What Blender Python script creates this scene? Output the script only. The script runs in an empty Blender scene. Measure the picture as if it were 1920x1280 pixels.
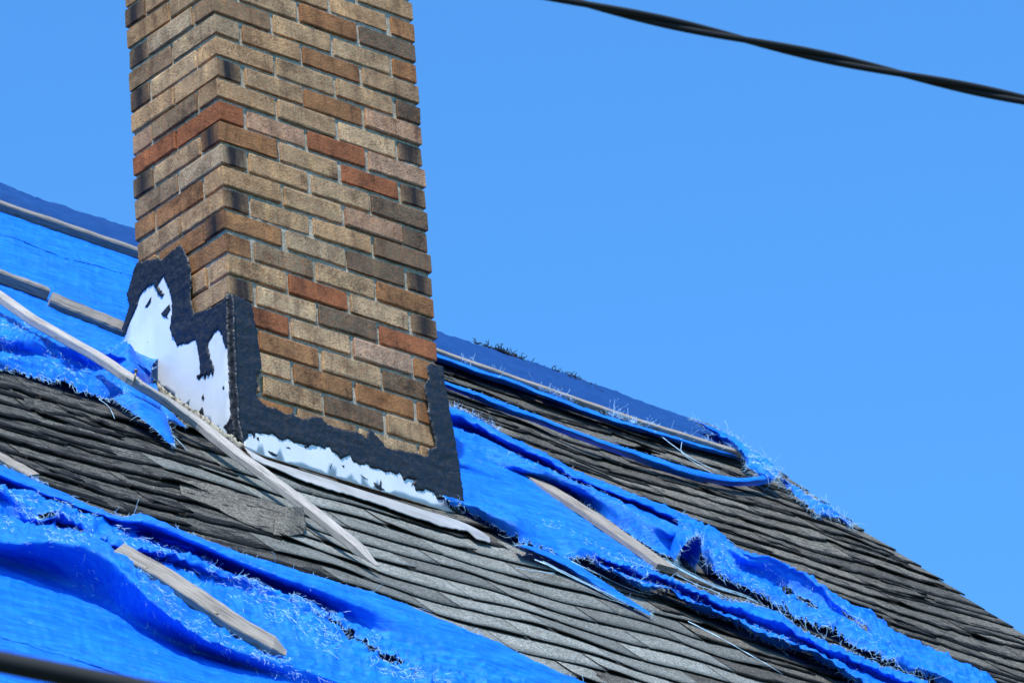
import bpy, bmesh, math, random
import numpy as np
from mathutils import Vector, Matrix, noise, geometry

random.seed(11)
RNG = np.random.default_rng(11)
scene = bpy.context.scene
COL = scene.collection

# ------------------------------------------------------------------ camera
CAM_LOC = (-8.53826, -10.45196, 1.70117)
CAM_ROT = [[0.760529, -0.244613, -0.601465], [-0.645338, -0.386998, -0.658614], [-0.07166, 0.889043, -0.452181]]   # columns: right, up, back

cam_data = bpy.data.cameras.new('camera')
cam_data.sensor_width = 36.0
cam_data.lens = 200.0
cam_data.clip_start = 0.5
cam_data.clip_end = 3000.0
cam_data.dof.use_dof = True
cam_data.dof.focus_distance = 15.1
cam_data.dof.aperture_fstop = 22.0
camera = bpy.data.objects.new('camera', cam_data)
COL.objects.link(camera)
_m = Matrix(CAM_ROT).to_4x4()
_m.translation = CAM_LOC
camera.matrix_world = _m
scene.camera = camera

# ------------------------------------------------------------------ sky and sun
SUN_ELEV = math.radians(62.0)
SUN_TO = Vector((-0.72, -0.69, 0.0)).normalized()      # horizontal direction towards the sun
sun_dir = Vector((SUN_TO.x * math.cos(SUN_ELEV), SUN_TO.y * math.cos(SUN_ELEV), math.sin(SUN_ELEV)))
world = bpy.data.worlds.new('World')
scene.world = world
world.use_nodes = True
wn = world.node_tree.nodes
wl = world.node_tree.links
bg = wn['Background']
sky = wn.new('ShaderNodeTexSky')
sky.sky_type = 'NISHITA'
sky.sun_disc = False
sky.sun_elevation = SUN_ELEV
sky.sun_rotation = math.atan2(SUN_TO.x, SUN_TO.y)
sky.air_density = 1.0
sky.dust_density = 0.7
sky.ozone_density = 1.6
tint = wn.new('ShaderNodeMix')
tint.data_type = 'RGBA'
tint.blend_type = 'MULTIPLY'
tint.inputs[0].default_value = 1.0
tint.inputs[7].default_value = (0.48, 1.13, 1.66, 1.0)
wl.new(sky.outputs[0], tint.inputs[6])
wl.new(tint.outputs[2], bg.inputs['Color'])
bg.inputs['Strength'].default_value = 0.14

sun_data = bpy.data.lights.new('sun', 'SUN')
sun_data.energy = 4.2
sun_data.angle = math.radians(0.53)
sun_data.color = (1.0, 0.955, 0.88)
sun = bpy.data.objects.new('sun', sun_data)
sun.rotation_euler = sun_dir.to_track_quat('Z', 'Y').to_euler()
sun.location = (0, 0, 30)
COL.objects.link(sun)

scene.view_settings.view_transform = 'Standard'
scene.view_settings.look = 'None'
scene.view_settings.gamma = 1.0
scene.view_settings.use_curve_mapping = False
scene.view_settings.exposure = 0.35

# ------------------------------------------------------------------ measured places
# roof places are (u along the ridge, v up the slope, h off the slope), metres
RAILS = {'TL': [[(0.2338,2.0707,0.02),(0.5321,2.0835,0.02),(0.8178,2.0447,0.02),(0.9841,2.0362,0.02)],[(0.1345,1.8831,0.02),(0.4323,1.9014,0.02),(0.7137,1.8616,0.02),(0.8728,1.8443,0.02)],[(0.0393,1.7049,0.022),(0.2103,1.707,0.022),(0.3343,1.6547,0.022),(0.4701,1.6915,0.022),(0.6105,1.6991,0.022),(0.7843,1.6934,0.022)],[(0.0311,1.6884,0.0208),(0.2018,1.6903,0.0208),(0.3257,1.6381,0.0208),(0.4613,1.6747,0.0208),(0.6014,1.6821,0.0208),(0.7749,1.6763,0.0208)],[(-0.2221,1.2074,0.018),(0.0212,1.1856,0.02),(0.2677,1.1517,0.018),(0.4652,1.1397,0.018)],[(-0.4085,0.8533,0.016),(-0.1778,0.8182,0.016),(-0.0537,0.8139,0.016),(0.0812,0.7978,0.02),(0.2452,0.7941,0.02)],[(-0.566,0.5593,0.02),(-0.3856,0.5472,0.03),(-0.2477,0.5986,0.022),(-0.15,0.5889,0.03),(-0.1069,0.499,0.058),(-0.0351,0.4674,0.058)],[(-0.8025,0.1469,0.058),(-0.57,0.2889,0.05),(-0.4235,0.3887,0.038),(-0.3648,0.3544,0.058),(-0.2669,0.377,0.063),(-0.2214,0.2987,0.078),(-0.1328,0.3218,0.058)],[(-0.7443,0.2162,0.013),(-0.5398,0.3091,0.01),(-0.4275,0.3282,0.014),(-0.3389,0.3589,0.01),(-0.2425,0.3514,0.02),(-0.1688,0.3366,0.033),(-0.046,0.4325,0.018)],[(-0.8526,0.0377,0.042),(-0.6498,0.127,0.034),(-0.5505,0.1236,0.036),(-0.4547,0.1416,0.036),(-0.3822,0.1237,0.044),(-0.3229,0.0828,0.053),(-0.2013,0.1338,0.043)],[(-0.8493,0.0168,0.012),(-0.6876,0.0686,0.012),(-0.6068,0.0617,0.012),(-0.525,0.0562,0.013),(-0.4394,0.0568,0.014),(-0.3709,0.0713,0.014),(-0.3534,-0.005,0.014),(-0.2825,-0.0084,0.014)]],
 'TLflap': [[(-0.2331,0.4155,0.038),(-0.1924,0.4352,0.068),(-0.1703,0.4345,0.098)],[(-0.2336,0.3517,0.038),(-0.2282,0.3178,0.078),(-0.1797,0.3959,0.098)],[(-0.2824,0.2269,0.048),(-0.2449,0.2356,0.078),(-0.1188,0.4174,0.068)],[(-0.2557,0.2034,0.038),(-0.1949,0.2566,0.058),(-0.0702,0.4288,0.048)],[(-0.2339,0.1806,0.028),(-0.1398,0.2897,0.028),(-0.046,0.4325,0.018)]],
 'TLtongue': [[(-0.4429,-0.0203,0.038),(-0.4412,-0.1024,0.038),(-0.4234,-0.1434,0.038),(-0.4068,-0.1878,0.033),(-0.4018,-0.2281,0.028),(-0.3809,-0.2583,0.02)],[(-0.4157,-0.0216,0.058),(-0.4124,-0.0964,0.063),(-0.3761,-0.1094,0.058),(-0.3568,-0.1325,0.048),(-0.3641,-0.1838,0.038),(-0.3761,-0.2601,0.022)],[(-0.3592,0.008,0.058),(-0.3282,-0.0136,0.058),(-0.2804,0.0004,0.048),(-0.2724,-0.0305,0.038),(-0.2975,-0.0978,0.028),(-0.3593,-0.2446,0.02)]],
 'TLtongue2': [[(-0.2049,0.1478,0.038),(-0.2112,0.0665,0.038),(-0.1848,0.0056,0.02)],[(-0.2444,0.051,0.02),(-0.2356,-0.0005,0.02),(-0.1879,-0.0105,0.018)]],
 'TB': [[(-1.4293,-1.0358,0.028),(-1.34,-1.0408,0.028),(-1.2604,-1.099,0.028),(-1.1741,-1.1732,0.028),(-1.0837,-1.2317,0.028),(-0.988,-1.135,0.028),(-0.8691,-1.2046,0.028),(-0.7184,-1.243,0.028),(-0.516,-1.2666,0.028),(-0.3182,-1.2683,0.028),(-0.1596,-1.3461,0.028),(-0.0284,-1.387,0.028),(0.017,-1.4804,0.028),(0.1446,-1.5303,0.028),(0.2165,-1.6413,0.028)],[(-1.4764,-1.0978,0.058),(-1.3983,-1.1226,0.058),(-1.3059,-1.1601,0.053),(-1.2173,-1.2289,0.053),(-1.144,-1.312,0.058),(-1.0987,-1.2817,0.083),(-0.9931,-1.3701,0.083),(-0.836,-1.3976,0.078),(-0.6185,-1.3955,0.073),(-0.4076,-1.3768,0.068),(-0.2294,-1.4293,0.058),(-0.0868,-1.455,0.053),(-0.0192,-1.5183,0.048),(0.1206,-1.5535,0.043),(0.2189,-1.6302,0.038)],[(-1.521,-1.1869,0.053),(-1.4383,-1.2018,0.053),(-1.3411,-1.2293,0.048),(-1.2394,-1.2731,0.048),(-1.1525,-1.3314,0.053),(-1.1119,-1.3218,0.073),(-1.0051,-1.3993,0.073),(-0.8691,-1.4615,0.068),(-0.6684,-1.485,0.063),(-0.4787,-1.4975,0.058),(-0.3089,-1.5596,0.048),(-0.1682,-1.5857,0.043),(-0.0614,-1.589,0.038),(0.075,-1.6238,0.038),(0.166,-1.7097,0.033)],[(-1.4715,-1.1248,0.018),(-1.3883,-1.14,0.018),(-1.3066,-1.1883,0.023),(-1.2016,-1.2228,0.028),(-1.0785,-1.2295,0.02),(-1.0082,-1.2097,0.018),(-0.8821,-1.2388,0.014),(-0.7733,-1.3468,0.014),(-0.6037,-1.4207,0.014),(-0.4899,-1.5514,0.014),(-0.3438,-1.6337,0.023),(-0.1933,-1.6356,0.028),(-0.1223,-1.6875,0.028),(0.0226,-1.7081,0.028),(0.114,-1.7879,0.028)],[(-1.5928,-1.3275,0.048),(-1.5113,-1.3427,0.048),(-1.3917,-1.3267,0.043),(-1.2748,-1.3413,0.043),(-1.1666,-1.3695,0.038),(-1.0606,-1.3678,0.036),(-0.9584,-1.3995,0.036),(-0.8766,-1.5011,0.036),(-0.747,-1.5311,0.036),(-0.657,-1.5932,0.036),(-0.5795,-1.6799,0.03),(-0.4272,-1.7579,0.028),(-0.2826,-1.7702,0.028),(-0.1869,-1.7836,0.028),(0.0471,-1.8836,0.028)],[(-1.5714,-1.3123,0.02),(-1.4925,-1.3309,0.022),(-1.4465,-1.4316,0.038),(-1.3546,-1.3995,0.053),(-1.3261,-1.4599,0.038),(-1.2675,-1.4992,0.038),(-1.1903,-1.5044,0.043),(-1.0988,-1.49,0.043),(-1.0205,-1.5023,0.04),(-0.9193,-1.5252,0.036),(-0.7961,-1.5401,0.028),(-0.7305,-1.6151,0.028),(-0.6482,-1.7944,0.023),(-0.4975,-1.8701,0.023),(-0.2666,-1.9061,0.023),(-0.003,-1.9591,0.023)],[(-1.6164,-1.3993,0.018),(-1.5332,-1.4086,0.02),(-1.4251,-1.4102,0.018),(-1.3038,-1.3402,0.016),(-1.2913,-1.4167,0.016),(-1.2404,-1.4704,0.016),(-1.1549,-1.4641,0.018),(-1.0688,-1.4613,0.016),(-1.0154,-1.5141,0.016),(-0.9256,-1.5545,0.014),(-0.857,-1.6524,0.014),(-0.8118,-1.7572,0.016),(-0.7065,-1.8908,0.018),(-0.5424,-1.9434,0.018),(-0.3136,-1.9799,0.018),(-0.0522,-2.0334,0.018)],[(-1.7895,-1.6999,0.048),(-1.7244,-1.7315,0.058),(-1.6111,-1.7071,0.068),(-1.4829,-1.6977,0.088),(-1.4413,-1.7227,0.093),(-1.425,-1.8009,0.088),(-1.348,-1.8402,0.068),(-1.2845,-1.8988,0.053),(-1.2202,-1.9772,0.043),(-1.1301,-2.0077,0.038),(-0.9715,-2.0026,0.033),(-0.8065,-2.0407,0.028),(-0.6304,-2.0707,0.028),(-0.4048,-2.1075,0.028),(-0.147,-2.1612,0.028)],[(-1.9041,-1.8916,0.076),(-1.8228,-1.8973,0.078),(-1.7181,-1.8784,0.096),(-1.5983,-1.8786,0.118),(-1.5545,-1.9022,0.118),(-1.547,-1.9781,0.108),(-1.5248,-2.0932,0.093),(-1.4579,-2.1767,0.073),(-1.3489,-2.1843,0.058),(-1.1392,-2.1162,0.043),(-0.9848,-2.1193,0.038),(-0.8769,-2.1438,0.038),(-0.7028,-2.1739,0.038),(-0.4797,-2.2109,0.038),(-0.2093,-2.2424,0.038)],[(-1.8348,-1.8112,0.02),(-1.7477,-1.8111,0.018),(-1.6416,-1.8112,0.014),(-1.5553,-1.8719,0.014),(-1.5166,-1.9258,0.014),(-1.4915,-2.0138,0.014),(-1.4167,-2.0654,0.014),(-1.3347,-2.1073,0.014),(-1.232,-2.115,0.014),(-1.1029,-2.1332,0.014),(-0.9775,-2.1275,0.014),(-0.8643,-2.1436,0.014),(-0.6762,-2.1524,0.014),(-0.4528,-2.1901,0.014),(-0.1821,-2.2223,0.014)],[(-1.9617,-2.0514,0.02),(-1.875,-2.0469,0.02),(-1.752,-2.0816,0.02),(-1.6634,-2.1796,0.02),(-1.503,-2.2114,0.018),(-1.3062,-2.2359,0.018),(-1.0684,-2.2707,0.018),(-0.7582,-2.2754,0.018),(-0.5234,-2.2919,0.018),(-0.2712,-2.3465,0.018)],[(-2.1343,-2.3767,0.022),(-2.0658,-2.4014,0.022),(-1.941,-2.4244,0.022),(-1.8171,-2.4516,0.022),(-1.6642,-2.487,0.022),(-1.4736,-2.5129,0.022),(-1.2334,-2.533,0.022),(-0.9197,-2.5207,0.022),(-0.6778,-2.5183,0.022),(-0.4028,-2.5317,0.022)],[(-2.1378,-2.3843,0.0208),(-2.0693,-2.409,0.0208),(-1.9446,-2.432,0.0208),(-1.8208,-2.4592,0.0208),(-1.6681,-2.4947,0.0208),(-1.465,-2.5044,0.015),(-1.2246,-2.5247,0.015),(-0.9108,-2.5126,0.015),(-0.6688,-2.5104,0.015),(-0.3937,-2.524,0.015)],[(-2.4073,-2.8973,0.018),(-2.3388,-2.9146,0.018),(-2.1045,-2.967,0.018),(-1.7815,-3.032,0.018),(-1.2151,-2.9785,0.018),(-0.7012,-2.9614,0.018)],[(-2.7105,-3.4716,0.018),(-2.6294,-3.4572,0.018),(-2.4011,-3.4952,0.018),(-2.0694,-3.5141,0.018),(-1.54,-3.4784,0.018),(-1.0113,-3.4049,0.018)]],
 'TR': [[(1.3202,1.0687,0.028),(1.4972,1.1279,0.028),(1.558,0.983,0.028),(1.669,0.8628,0.028),(1.7771,0.7663,0.028),(1.945,0.6687,0.028),(2.0485,0.619,0.028)],[(1.2771,1.0262,0.058),(1.4257,1.0467,0.063),(1.4538,0.9837,0.063),(1.4809,0.895,0.063),(1.5575,0.8383,0.063),(1.591,0.7755,0.063),(1.6365,0.7117,0.058),(1.7174,0.7035,0.058),(1.789,0.6396,0.058),(1.9039,0.6301,0.053),(2.0268,0.6042,0.048)],[(1.235,0.9575,0.054),(1.3862,0.9821,0.058),(1.4142,0.9196,0.058),(1.4366,0.8243,0.058),(1.5204,0.7774,0.056),(1.57,0.7365,0.053),(1.5918,0.6423,0.053),(1.6721,0.6339,0.053),(1.7434,0.5703,0.053),(1.8475,0.5465,0.048),(1.9747,0.5276,0.043)],[(1.2927,1.0195,0.02),(1.3891,1.0228,0.018),(1.4701,1.0329,0.016),(1.5148,0.9686,0.014),(1.5357,0.889,0.014),(1.6298,0.838,0.016),(1.6521,0.7434,0.016),(1.7753,0.7559,0.018),(1.8678,0.6385,0.023),(1.9388,0.577,0.02),(2.0031,0.5495,0.02)],[(1.1812,0.861,0.038),(1.2738,0.8617,0.038),(1.3949,0.8803,0.038),(1.4182,0.6833,0.053),(1.4931,0.6271,0.058),(1.5293,0.555,0.058),(1.6091,0.5465,0.058),(1.6316,0.4181,0.063),(1.6517,0.3258,0.068),(1.6597,0.2506,0.068),(1.806,0.3042,0.058)],[(1.1078,0.7428,0.033),(1.1993,0.7431,0.033),(1.3018,0.7323,0.03),(1.3884,0.6269,0.038),(1.482,0.5988,0.043),(1.5242,0.5364,0.044),(1.5833,0.4974,0.043),(1.6057,0.3656,0.043),(1.6306,0.2764,0.043),(1.6849,0.2485,0.038),(1.8139,0.2997,0.038)],[(1.0731,0.6782,0.02),(1.1594,0.6711,0.02),(1.2438,0.6345,0.018),(1.4373,0.6657,0.014),(1.5397,0.6594,0.012),(1.5812,0.5945,0.012),(1.5928,0.5282,0.012),(1.5911,0.402,0.012),(1.6036,0.2976,0.012),(1.6278,0.1924,0.014),(1.7533,0.2254,0.014)]],
 'TRsheet': [[(1.125,0.7573,0.018),(1.212,0.7504,0.018),(1.299,0.7183,0.018),(1.4415,0.6751,0.018),(1.5155,0.6268,0.016),(1.5473,0.5481,0.016),(1.5589,0.4821,0.016),(1.5574,0.3566,0.016),(1.5699,0.2527,0.016),(1.5812,0.1139,0.016)],[(0.9426,0.4852,0.032),(1.0468,0.4972,0.034),(1.1631,0.5065,0.03),(1.3548,0.5474,0.02),(1.4348,0.511,0.02),(1.4876,0.3817,0.02),(1.491,0.2643,0.02),(1.5037,0.1614,0.02),(1.5289,0.0558,0.018)],[(0.9394,0.4688,0.018),(1.0415,0.4761,0.018),(1.1491,0.4589,0.016),(1.2951,0.4583,0.02),(1.3699,0.4152,0.02),(1.4411,0.314,0.02),(1.4447,0.1976,0.02),(1.4668,0.1087,0.02),(1.4844,0.0071,0.018)],[(0.8379,0.2846,0.022),(0.934,0.2845,0.022),(1.0297,0.2679,0.022),(1.1708,0.2744,0.022),(1.2534,0.245,0.022),(1.333,0.1586,0.022),(1.3643,0.0834,0.022),(1.4119,0.0304,0.02),(1.4262,-0.0538,0.02)],[(0.7716,0.1507,0.02),(0.8438,0.1316,0.022),(0.911,0.0898,0.024),(1.0237,0.0918,0.032),(1.1468,0.0878,0.022),(1.2005,-0.0016,0.034),(1.269,-0.0507,0.026),(1.2923,-0.1031,0.028),(1.3719,-0.1123,0.022)],[(0.6794,-0.0063,0.038),(0.7584,0.0108,0.038),(0.7769,-0.0551,0.043),(0.7976,-0.116,0.053),(0.8319,-0.1576,0.068),(0.9284,-0.1171,0.038),(1.012,-0.0985,0.038),(1.0434,-0.176,0.053),(1.1254,-0.1663,0.053),(1.1647,-0.2222,0.038),(1.2914,-0.2023,0.028)],[(0.7049,-0.0122,0.018),(0.7652,-0.0066,0.018),(0.7988,-0.0476,0.018),(0.8117,-0.1084,0.018),(0.8276,-0.1558,0.018),(0.8438,-0.215,0.02),(0.8948,-0.2378,0.02),(0.9699,-0.2394,0.02),(1.0561,-0.2126,0.033),(1.1381,-0.1805,0.033),(1.1538,-0.2364,0.022),(1.2102,-0.2823,0.02)]],
 'TRtail': [[(0.8521,-0.2027,0.02),(0.9428,-0.195,0.02),(0.9983,-0.2118,0.02),(1.0187,-0.2816,0.018),(1.0398,-0.3912,0.016),(1.0597,-0.5485,0.016)],[(0.7428,-0.3234,0.038),(0.8146,-0.3439,0.036),(0.8781,-0.3647,0.032),(0.9248,-0.3981,0.026),(0.9777,-0.4719,0.02),(1.0402,-0.5747,0.018)],[(0.7888,-0.2423,0.018),(0.8478,-0.2529,0.018),(0.905,-0.2945,0.018),(0.9144,-0.3781,0.018),(0.9524,-0.4623,0.016),(1.0382,-0.5798,0.015)]],
 'TRlow': [[(1.1936,-0.076,0.028),(1.2085,-0.1592,0.038),(1.2945,-0.1443,0.043),(1.3717,-0.195,0.038),(1.4668,-0.2171,0.038),(1.5435,-0.246,0.038),(1.6849,-0.2054,0.043),(1.7543,-0.2241,0.043),(1.7524,-0.3418,0.038),(1.8016,-0.4272,0.038),(1.9031,-0.4437,0.038),(2.0178,-0.4945,0.038),(2.116,-0.5616,0.038),(2.2445,-0.6354,0.038)],[(1.0445,-0.2583,0.053),(1.0842,-0.3221,0.058),(1.178,-0.2985,0.058),(1.2538,-0.3453,0.058),(1.3571,-0.358,0.053),(1.4374,-0.3805,0.053),(1.5443,-0.3851,0.058),(1.6079,-0.4099,0.058),(1.6439,-0.4754,0.053),(1.6927,-0.5597,0.053),(1.8169,-0.5488,0.048),(1.9209,-0.6116,0.048),(2.0181,-0.678,0.048),(2.1551,-0.7389,0.048)],[(1.1116,-0.173,0.02),(1.1668,-0.2347,0.018),(1.2363,-0.245,0.02),(1.3552,-0.2336,0.018),(1.4303,-0.2848,0.016),(1.5036,-0.3162,0.018),(1.5867,-0.3595,0.016),(1.6382,-0.3993,0.018),(1.7001,-0.4283,0.016),(1.779,-0.4721,0.018),(1.8563,-0.5197,0.018),(1.9606,-0.5828,0.018),(2.0581,-0.6495,0.018),(2.1758,-0.7351,0.018)],[(1.0369,-0.2728,0.038),(1.0764,-0.3588,0.043),(1.153,-0.3634,0.038),(1.2643,-0.3422,0.043),(1.2731,-0.3819,0.043),(1.3231,-0.4168,0.038),(1.4118,-0.4271,0.038),(1.4507,-0.5424,0.043),(1.5543,-0.5559,0.038),(1.6338,-0.6012,0.038),(1.6733,-0.6965,0.038),(1.7711,-0.8112,0.038),(1.8388,-0.9121,0.038),(1.9539,-0.9959,0.038)],[(1.0902,-0.2212,0.016),(1.1456,-0.2945,0.016),(1.1947,-0.3488,0.016),(1.2939,-0.3106,0.03),(1.3157,-0.3306,0.018),(1.3591,-0.3837,0.016),(1.4525,-0.3881,0.016),(1.4923,-0.5066,0.016),(1.591,-0.5234,0.016),(1.6799,-0.5567,0.016),(1.6967,-0.6823,0.016),(1.7948,-0.797,0.016),(1.8536,-0.9096,0.016),(1.9455,-1.0224,0.016)]],
 'TRhigh': [[(2.0119,0.5973,0.028),(2.0669,0.6093,0.028),(2.0831,0.5205,0.028),(2.0395,0.3382,0.038),(2.187,0.3465,0.038),(2.2413,0.2571,0.038),(2.2703,0.1613,0.028),(2.3611,0.0931,0.028),(2.3497,-0.0458,0.028),(2.4474,-0.1364,0.028),(2.5264,-0.2099,0.028),(2.5623,-0.3017,0.028),(2.6314,-0.4547,0.028)],[(1.924,0.5562,0.058),(2.0059,0.5476,0.058),(1.9969,0.4285,0.063),(1.9332,0.2236,0.078),(2.0596,0.2091,0.083),(2.1332,0.1434,0.078),(2.1822,0.0714,0.063),(2.3328,0.0713,0.048),(2.3211,-0.0677,0.048),(2.439,-0.1361,0.043),(2.5178,-0.2096,0.043),(2.5636,-0.2929,0.038),(2.6431,-0.4333,0.038)],[(1.8381,0.4358,0.058),(1.9191,0.427,0.058),(1.9453,0.3534,0.058),(1.9298,0.2099,0.066),(2.0632,0.1996,0.064),(2.1408,0.1386,0.058),(2.1604,0.0352,0.053),(2.2427,-0.0502,0.042),(2.2421,-0.1738,0.042),(2.3396,-0.2655,0.038),(2.4178,-0.3382,0.038),(2.4687,-0.4137,0.033),(2.5684,-0.5311,0.028)],[(1.8494,0.3926,0.038),(1.858,0.3094,0.038),(1.9021,0.2747,0.033),(1.9605,0.2212,0.026),(2.0739,0.1806,0.02),(2.1179,0.0794,0.02),(2.1677,0.0261,0.028),(2.219,-0.09,0.03),(2.2289,-0.1997,0.03),(2.3183,-0.2999,0.028),(2.3963,-0.3723,0.028),(2.4576,-0.4347,0.023),(2.5573,-0.5518,0.018)],[(1.7728,0.2332,0.063),(1.752,0.1379,0.058),(1.7815,0.0917,0.048),(1.8376,0.0516,0.042),(1.9243,-0.0072,0.038),(1.9679,-0.1066,0.038),(2.0224,-0.1549,0.042),(2.0967,-0.2428,0.038),(2.1248,-0.3292,0.036),(2.2335,-0.4027,0.034),(2.311,-0.4745,0.034),(2.366,-0.5406,0.033),(2.4753,-0.6439,0.028)],[(1.7591,0.1605,0.023),(1.7491,0.0679,0.02),(1.7928,0.0505,0.018),(1.8596,-0.0082,0.016),(1.9053,-0.0716,0.016),(1.8986,-0.1633,0.016),(2.0012,-0.1913,0.016),(2.0777,-0.3243,0.016),(2.1559,-0.3657,0.016),(2.2399,-0.408,0.016),(2.3173,-0.4798,0.016),(2.3483,-0.5749,0.016),(2.4222,-0.7171,0.016)]],
 'S1': [[(1.8914,1.9579,0.03),(2.0126,1.9383,0.03),(2.086,1.9275,0.03),(2.1772,1.9614,0.028),(2.245,1.946,0.03),(2.2944,1.8814,0.03),(2.3745,1.8789,0.03),(2.4513,1.8415,0.03),(2.5761,1.8211,0.03),(2.7342,1.8307,0.03),(2.927,1.8431,0.028),(3.1766,1.8848,0.026)],[(1.8234,1.8588,0.038),(1.9436,1.8391,0.038),(2.0056,1.8118,0.038),(2.0959,1.8451,0.036),(2.1687,1.838,0.038),(2.2177,1.7739,0.038),(2.2971,1.7712,0.038),(2.3733,1.734,0.038),(2.5028,1.7219,0.038),(2.6737,1.7497,0.036),(2.8798,1.7803,0.032),(3.1428,1.8403,0.028)],[(1.8547,1.8896,0.016),(1.9805,1.8778,0.016),(2.0581,1.8607,0.016),(2.1509,1.8627,0.016),(2.2333,1.8482,0.016),(2.3175,1.8392,0.016),(2.3893,1.808,0.016),(2.4612,1.7767,0.016),(2.5522,1.7758,0.016),(2.7212,1.8014,0.016),(2.9048,1.8029,0.016),(3.1569,1.8504,0.016)]],
 'S2': [[(1.6162,1.5369,0.038),(1.6815,1.5179,0.038),(1.7768,1.5187,0.038),(1.8857,1.4827,0.04),(1.9859,1.4363,0.042),(2.0795,1.3764,0.044),(2.1936,1.3476,0.044),(2.3836,1.3571,0.044),(2.4279,1.3451,0.044),(2.5385,1.3388,0.044),(2.6788,1.3725,0.044),(2.7926,1.4019,0.048),(2.9361,1.4842,0.058),(3.0514,1.5857,0.068)],[(1.6009,1.5099,0.034),(1.666,1.4908,0.034),(1.7559,1.4836,0.034),(1.8565,1.434,0.034),(1.9669,1.4032,0.036),(2.0734,1.3612,0.036),(2.1794,1.3224,0.038),(2.3522,1.3078,0.038),(2.3963,1.2957,0.038),(2.5063,1.2892,0.038),(2.6458,1.3223,0.038),(2.7664,1.3623,0.043),(2.9299,1.4565,0.053),(3.1002,1.6127,0.058)],[(1.638,1.5529,0.016),(1.7033,1.5337,0.016),(1.7832,1.5106,0.016),(1.8683,1.4374,0.016),(1.9969,1.432,0.016),(2.1037,1.3897,0.016),(2.2178,1.3605,0.016),(2.3742,1.322,0.016),(2.4183,1.3098,0.016),(2.5567,1.3116,0.016),(2.7524,1.3874,0.016),(2.9368,1.4834,0.023),(3.0079,1.5134,0.038),(3.1361,1.6317,0.048)]],
 'S3': [[(3.0294,2.022,0.058),(3.0816,1.9792,0.068),(3.1452,1.9542,0.068),(3.1285,1.8641,0.068),(3.108,1.763,0.068),(3.1053,1.6819,0.078),(3.0906,1.5918,0.068)],[(3.0397,1.9909,0.058),(3.0724,1.9433,0.063),(3.1098,1.909,0.06),(3.1041,1.8309,0.06),(3.0734,1.7192,0.06),(3.0627,1.6291,0.068),(3.0671,1.5651,0.058)],[(3.1372,2.046,0.038),(3.083,1.9204,0.056),(3.1113,1.8922,0.052),(3.0625,1.7726,0.058),(3.0238,1.6613,0.056),(2.9632,1.5177,0.066),(3.0055,1.503,0.053)],[(3.1825,2.0522,0.028),(3.1153,1.9235,0.044),(3.1255,1.8927,0.044),(3.0941,1.7987,0.044),(2.9968,1.6279,0.044),(2.9625,1.5156,0.048),(2.9999,1.4995,0.038)]],
 'S4': [[(3.1037,1.6331,0.058),(3.1392,1.6108,0.048),(3.1747,1.5884,0.038),(3.1471,1.4755,0.048),(3.1783,1.4167,0.058),(3.208,1.3704,0.038),(3.2773,1.3699,0.018)],[(3.1278,1.6386,0.043),(3.1503,1.601,0.036),(3.1499,1.5337,0.03),(3.1289,1.4345,0.038),(3.0992,1.326,0.048),(3.1398,1.3081,0.034),(3.2502,1.3405,0.018)],[(3.1556,1.6553,0.028),(3.1428,1.5663,0.024),(3.134,1.4894,0.02),(3.0772,1.3688,0.03),(3.0684,1.3022,0.026),(3.1791,1.3646,0.02),(3.2295,1.3242,0.016)]],
 'CURL': [[(-0.5251,-0.5613,0.012),(-0.5672,-0.6369,0.012),(-0.6041,-0.711,0.01)],[(-0.4138,-0.5503,0.018),(-0.473,-0.6528,0.016),(-0.5207,-0.7446,0.01)],[(-0.2998,-0.5572,0.02),(-0.3886,-0.7019,0.018),(-0.46,-0.8198,0.01)],[(-0.2253,-0.5742,0.022),(-0.3185,-0.7246,0.02),(-0.3907,-0.8413,0.01)],[(-0.1897,-0.5933,0.024),(-0.2774,-0.7353,0.02),(-0.3252,-0.8168,0.01)]],
 'CURLEND': [[(-0.4019,-0.8526,0.012),(-0.345,-0.8365,0.012),(-0.2425,-0.752,0.012)],[(-0.3555,-0.7746,0.02),(-0.3047,-0.7702,0.022),(-0.2058,-0.6964,0.02)],[(-0.3055,-0.7076,0.028),(-0.2671,-0.7083,0.032),(-0.1814,-0.6442,0.028)],[(-0.2744,-0.6703,0.038),(-0.2396,-0.666,0.042),(-0.1731,-0.6166,0.038)],[(-0.2564,-0.6524,0.044),(-0.2289,-0.6489,0.048),(-0.1703,-0.603,0.042)]]}
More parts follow.
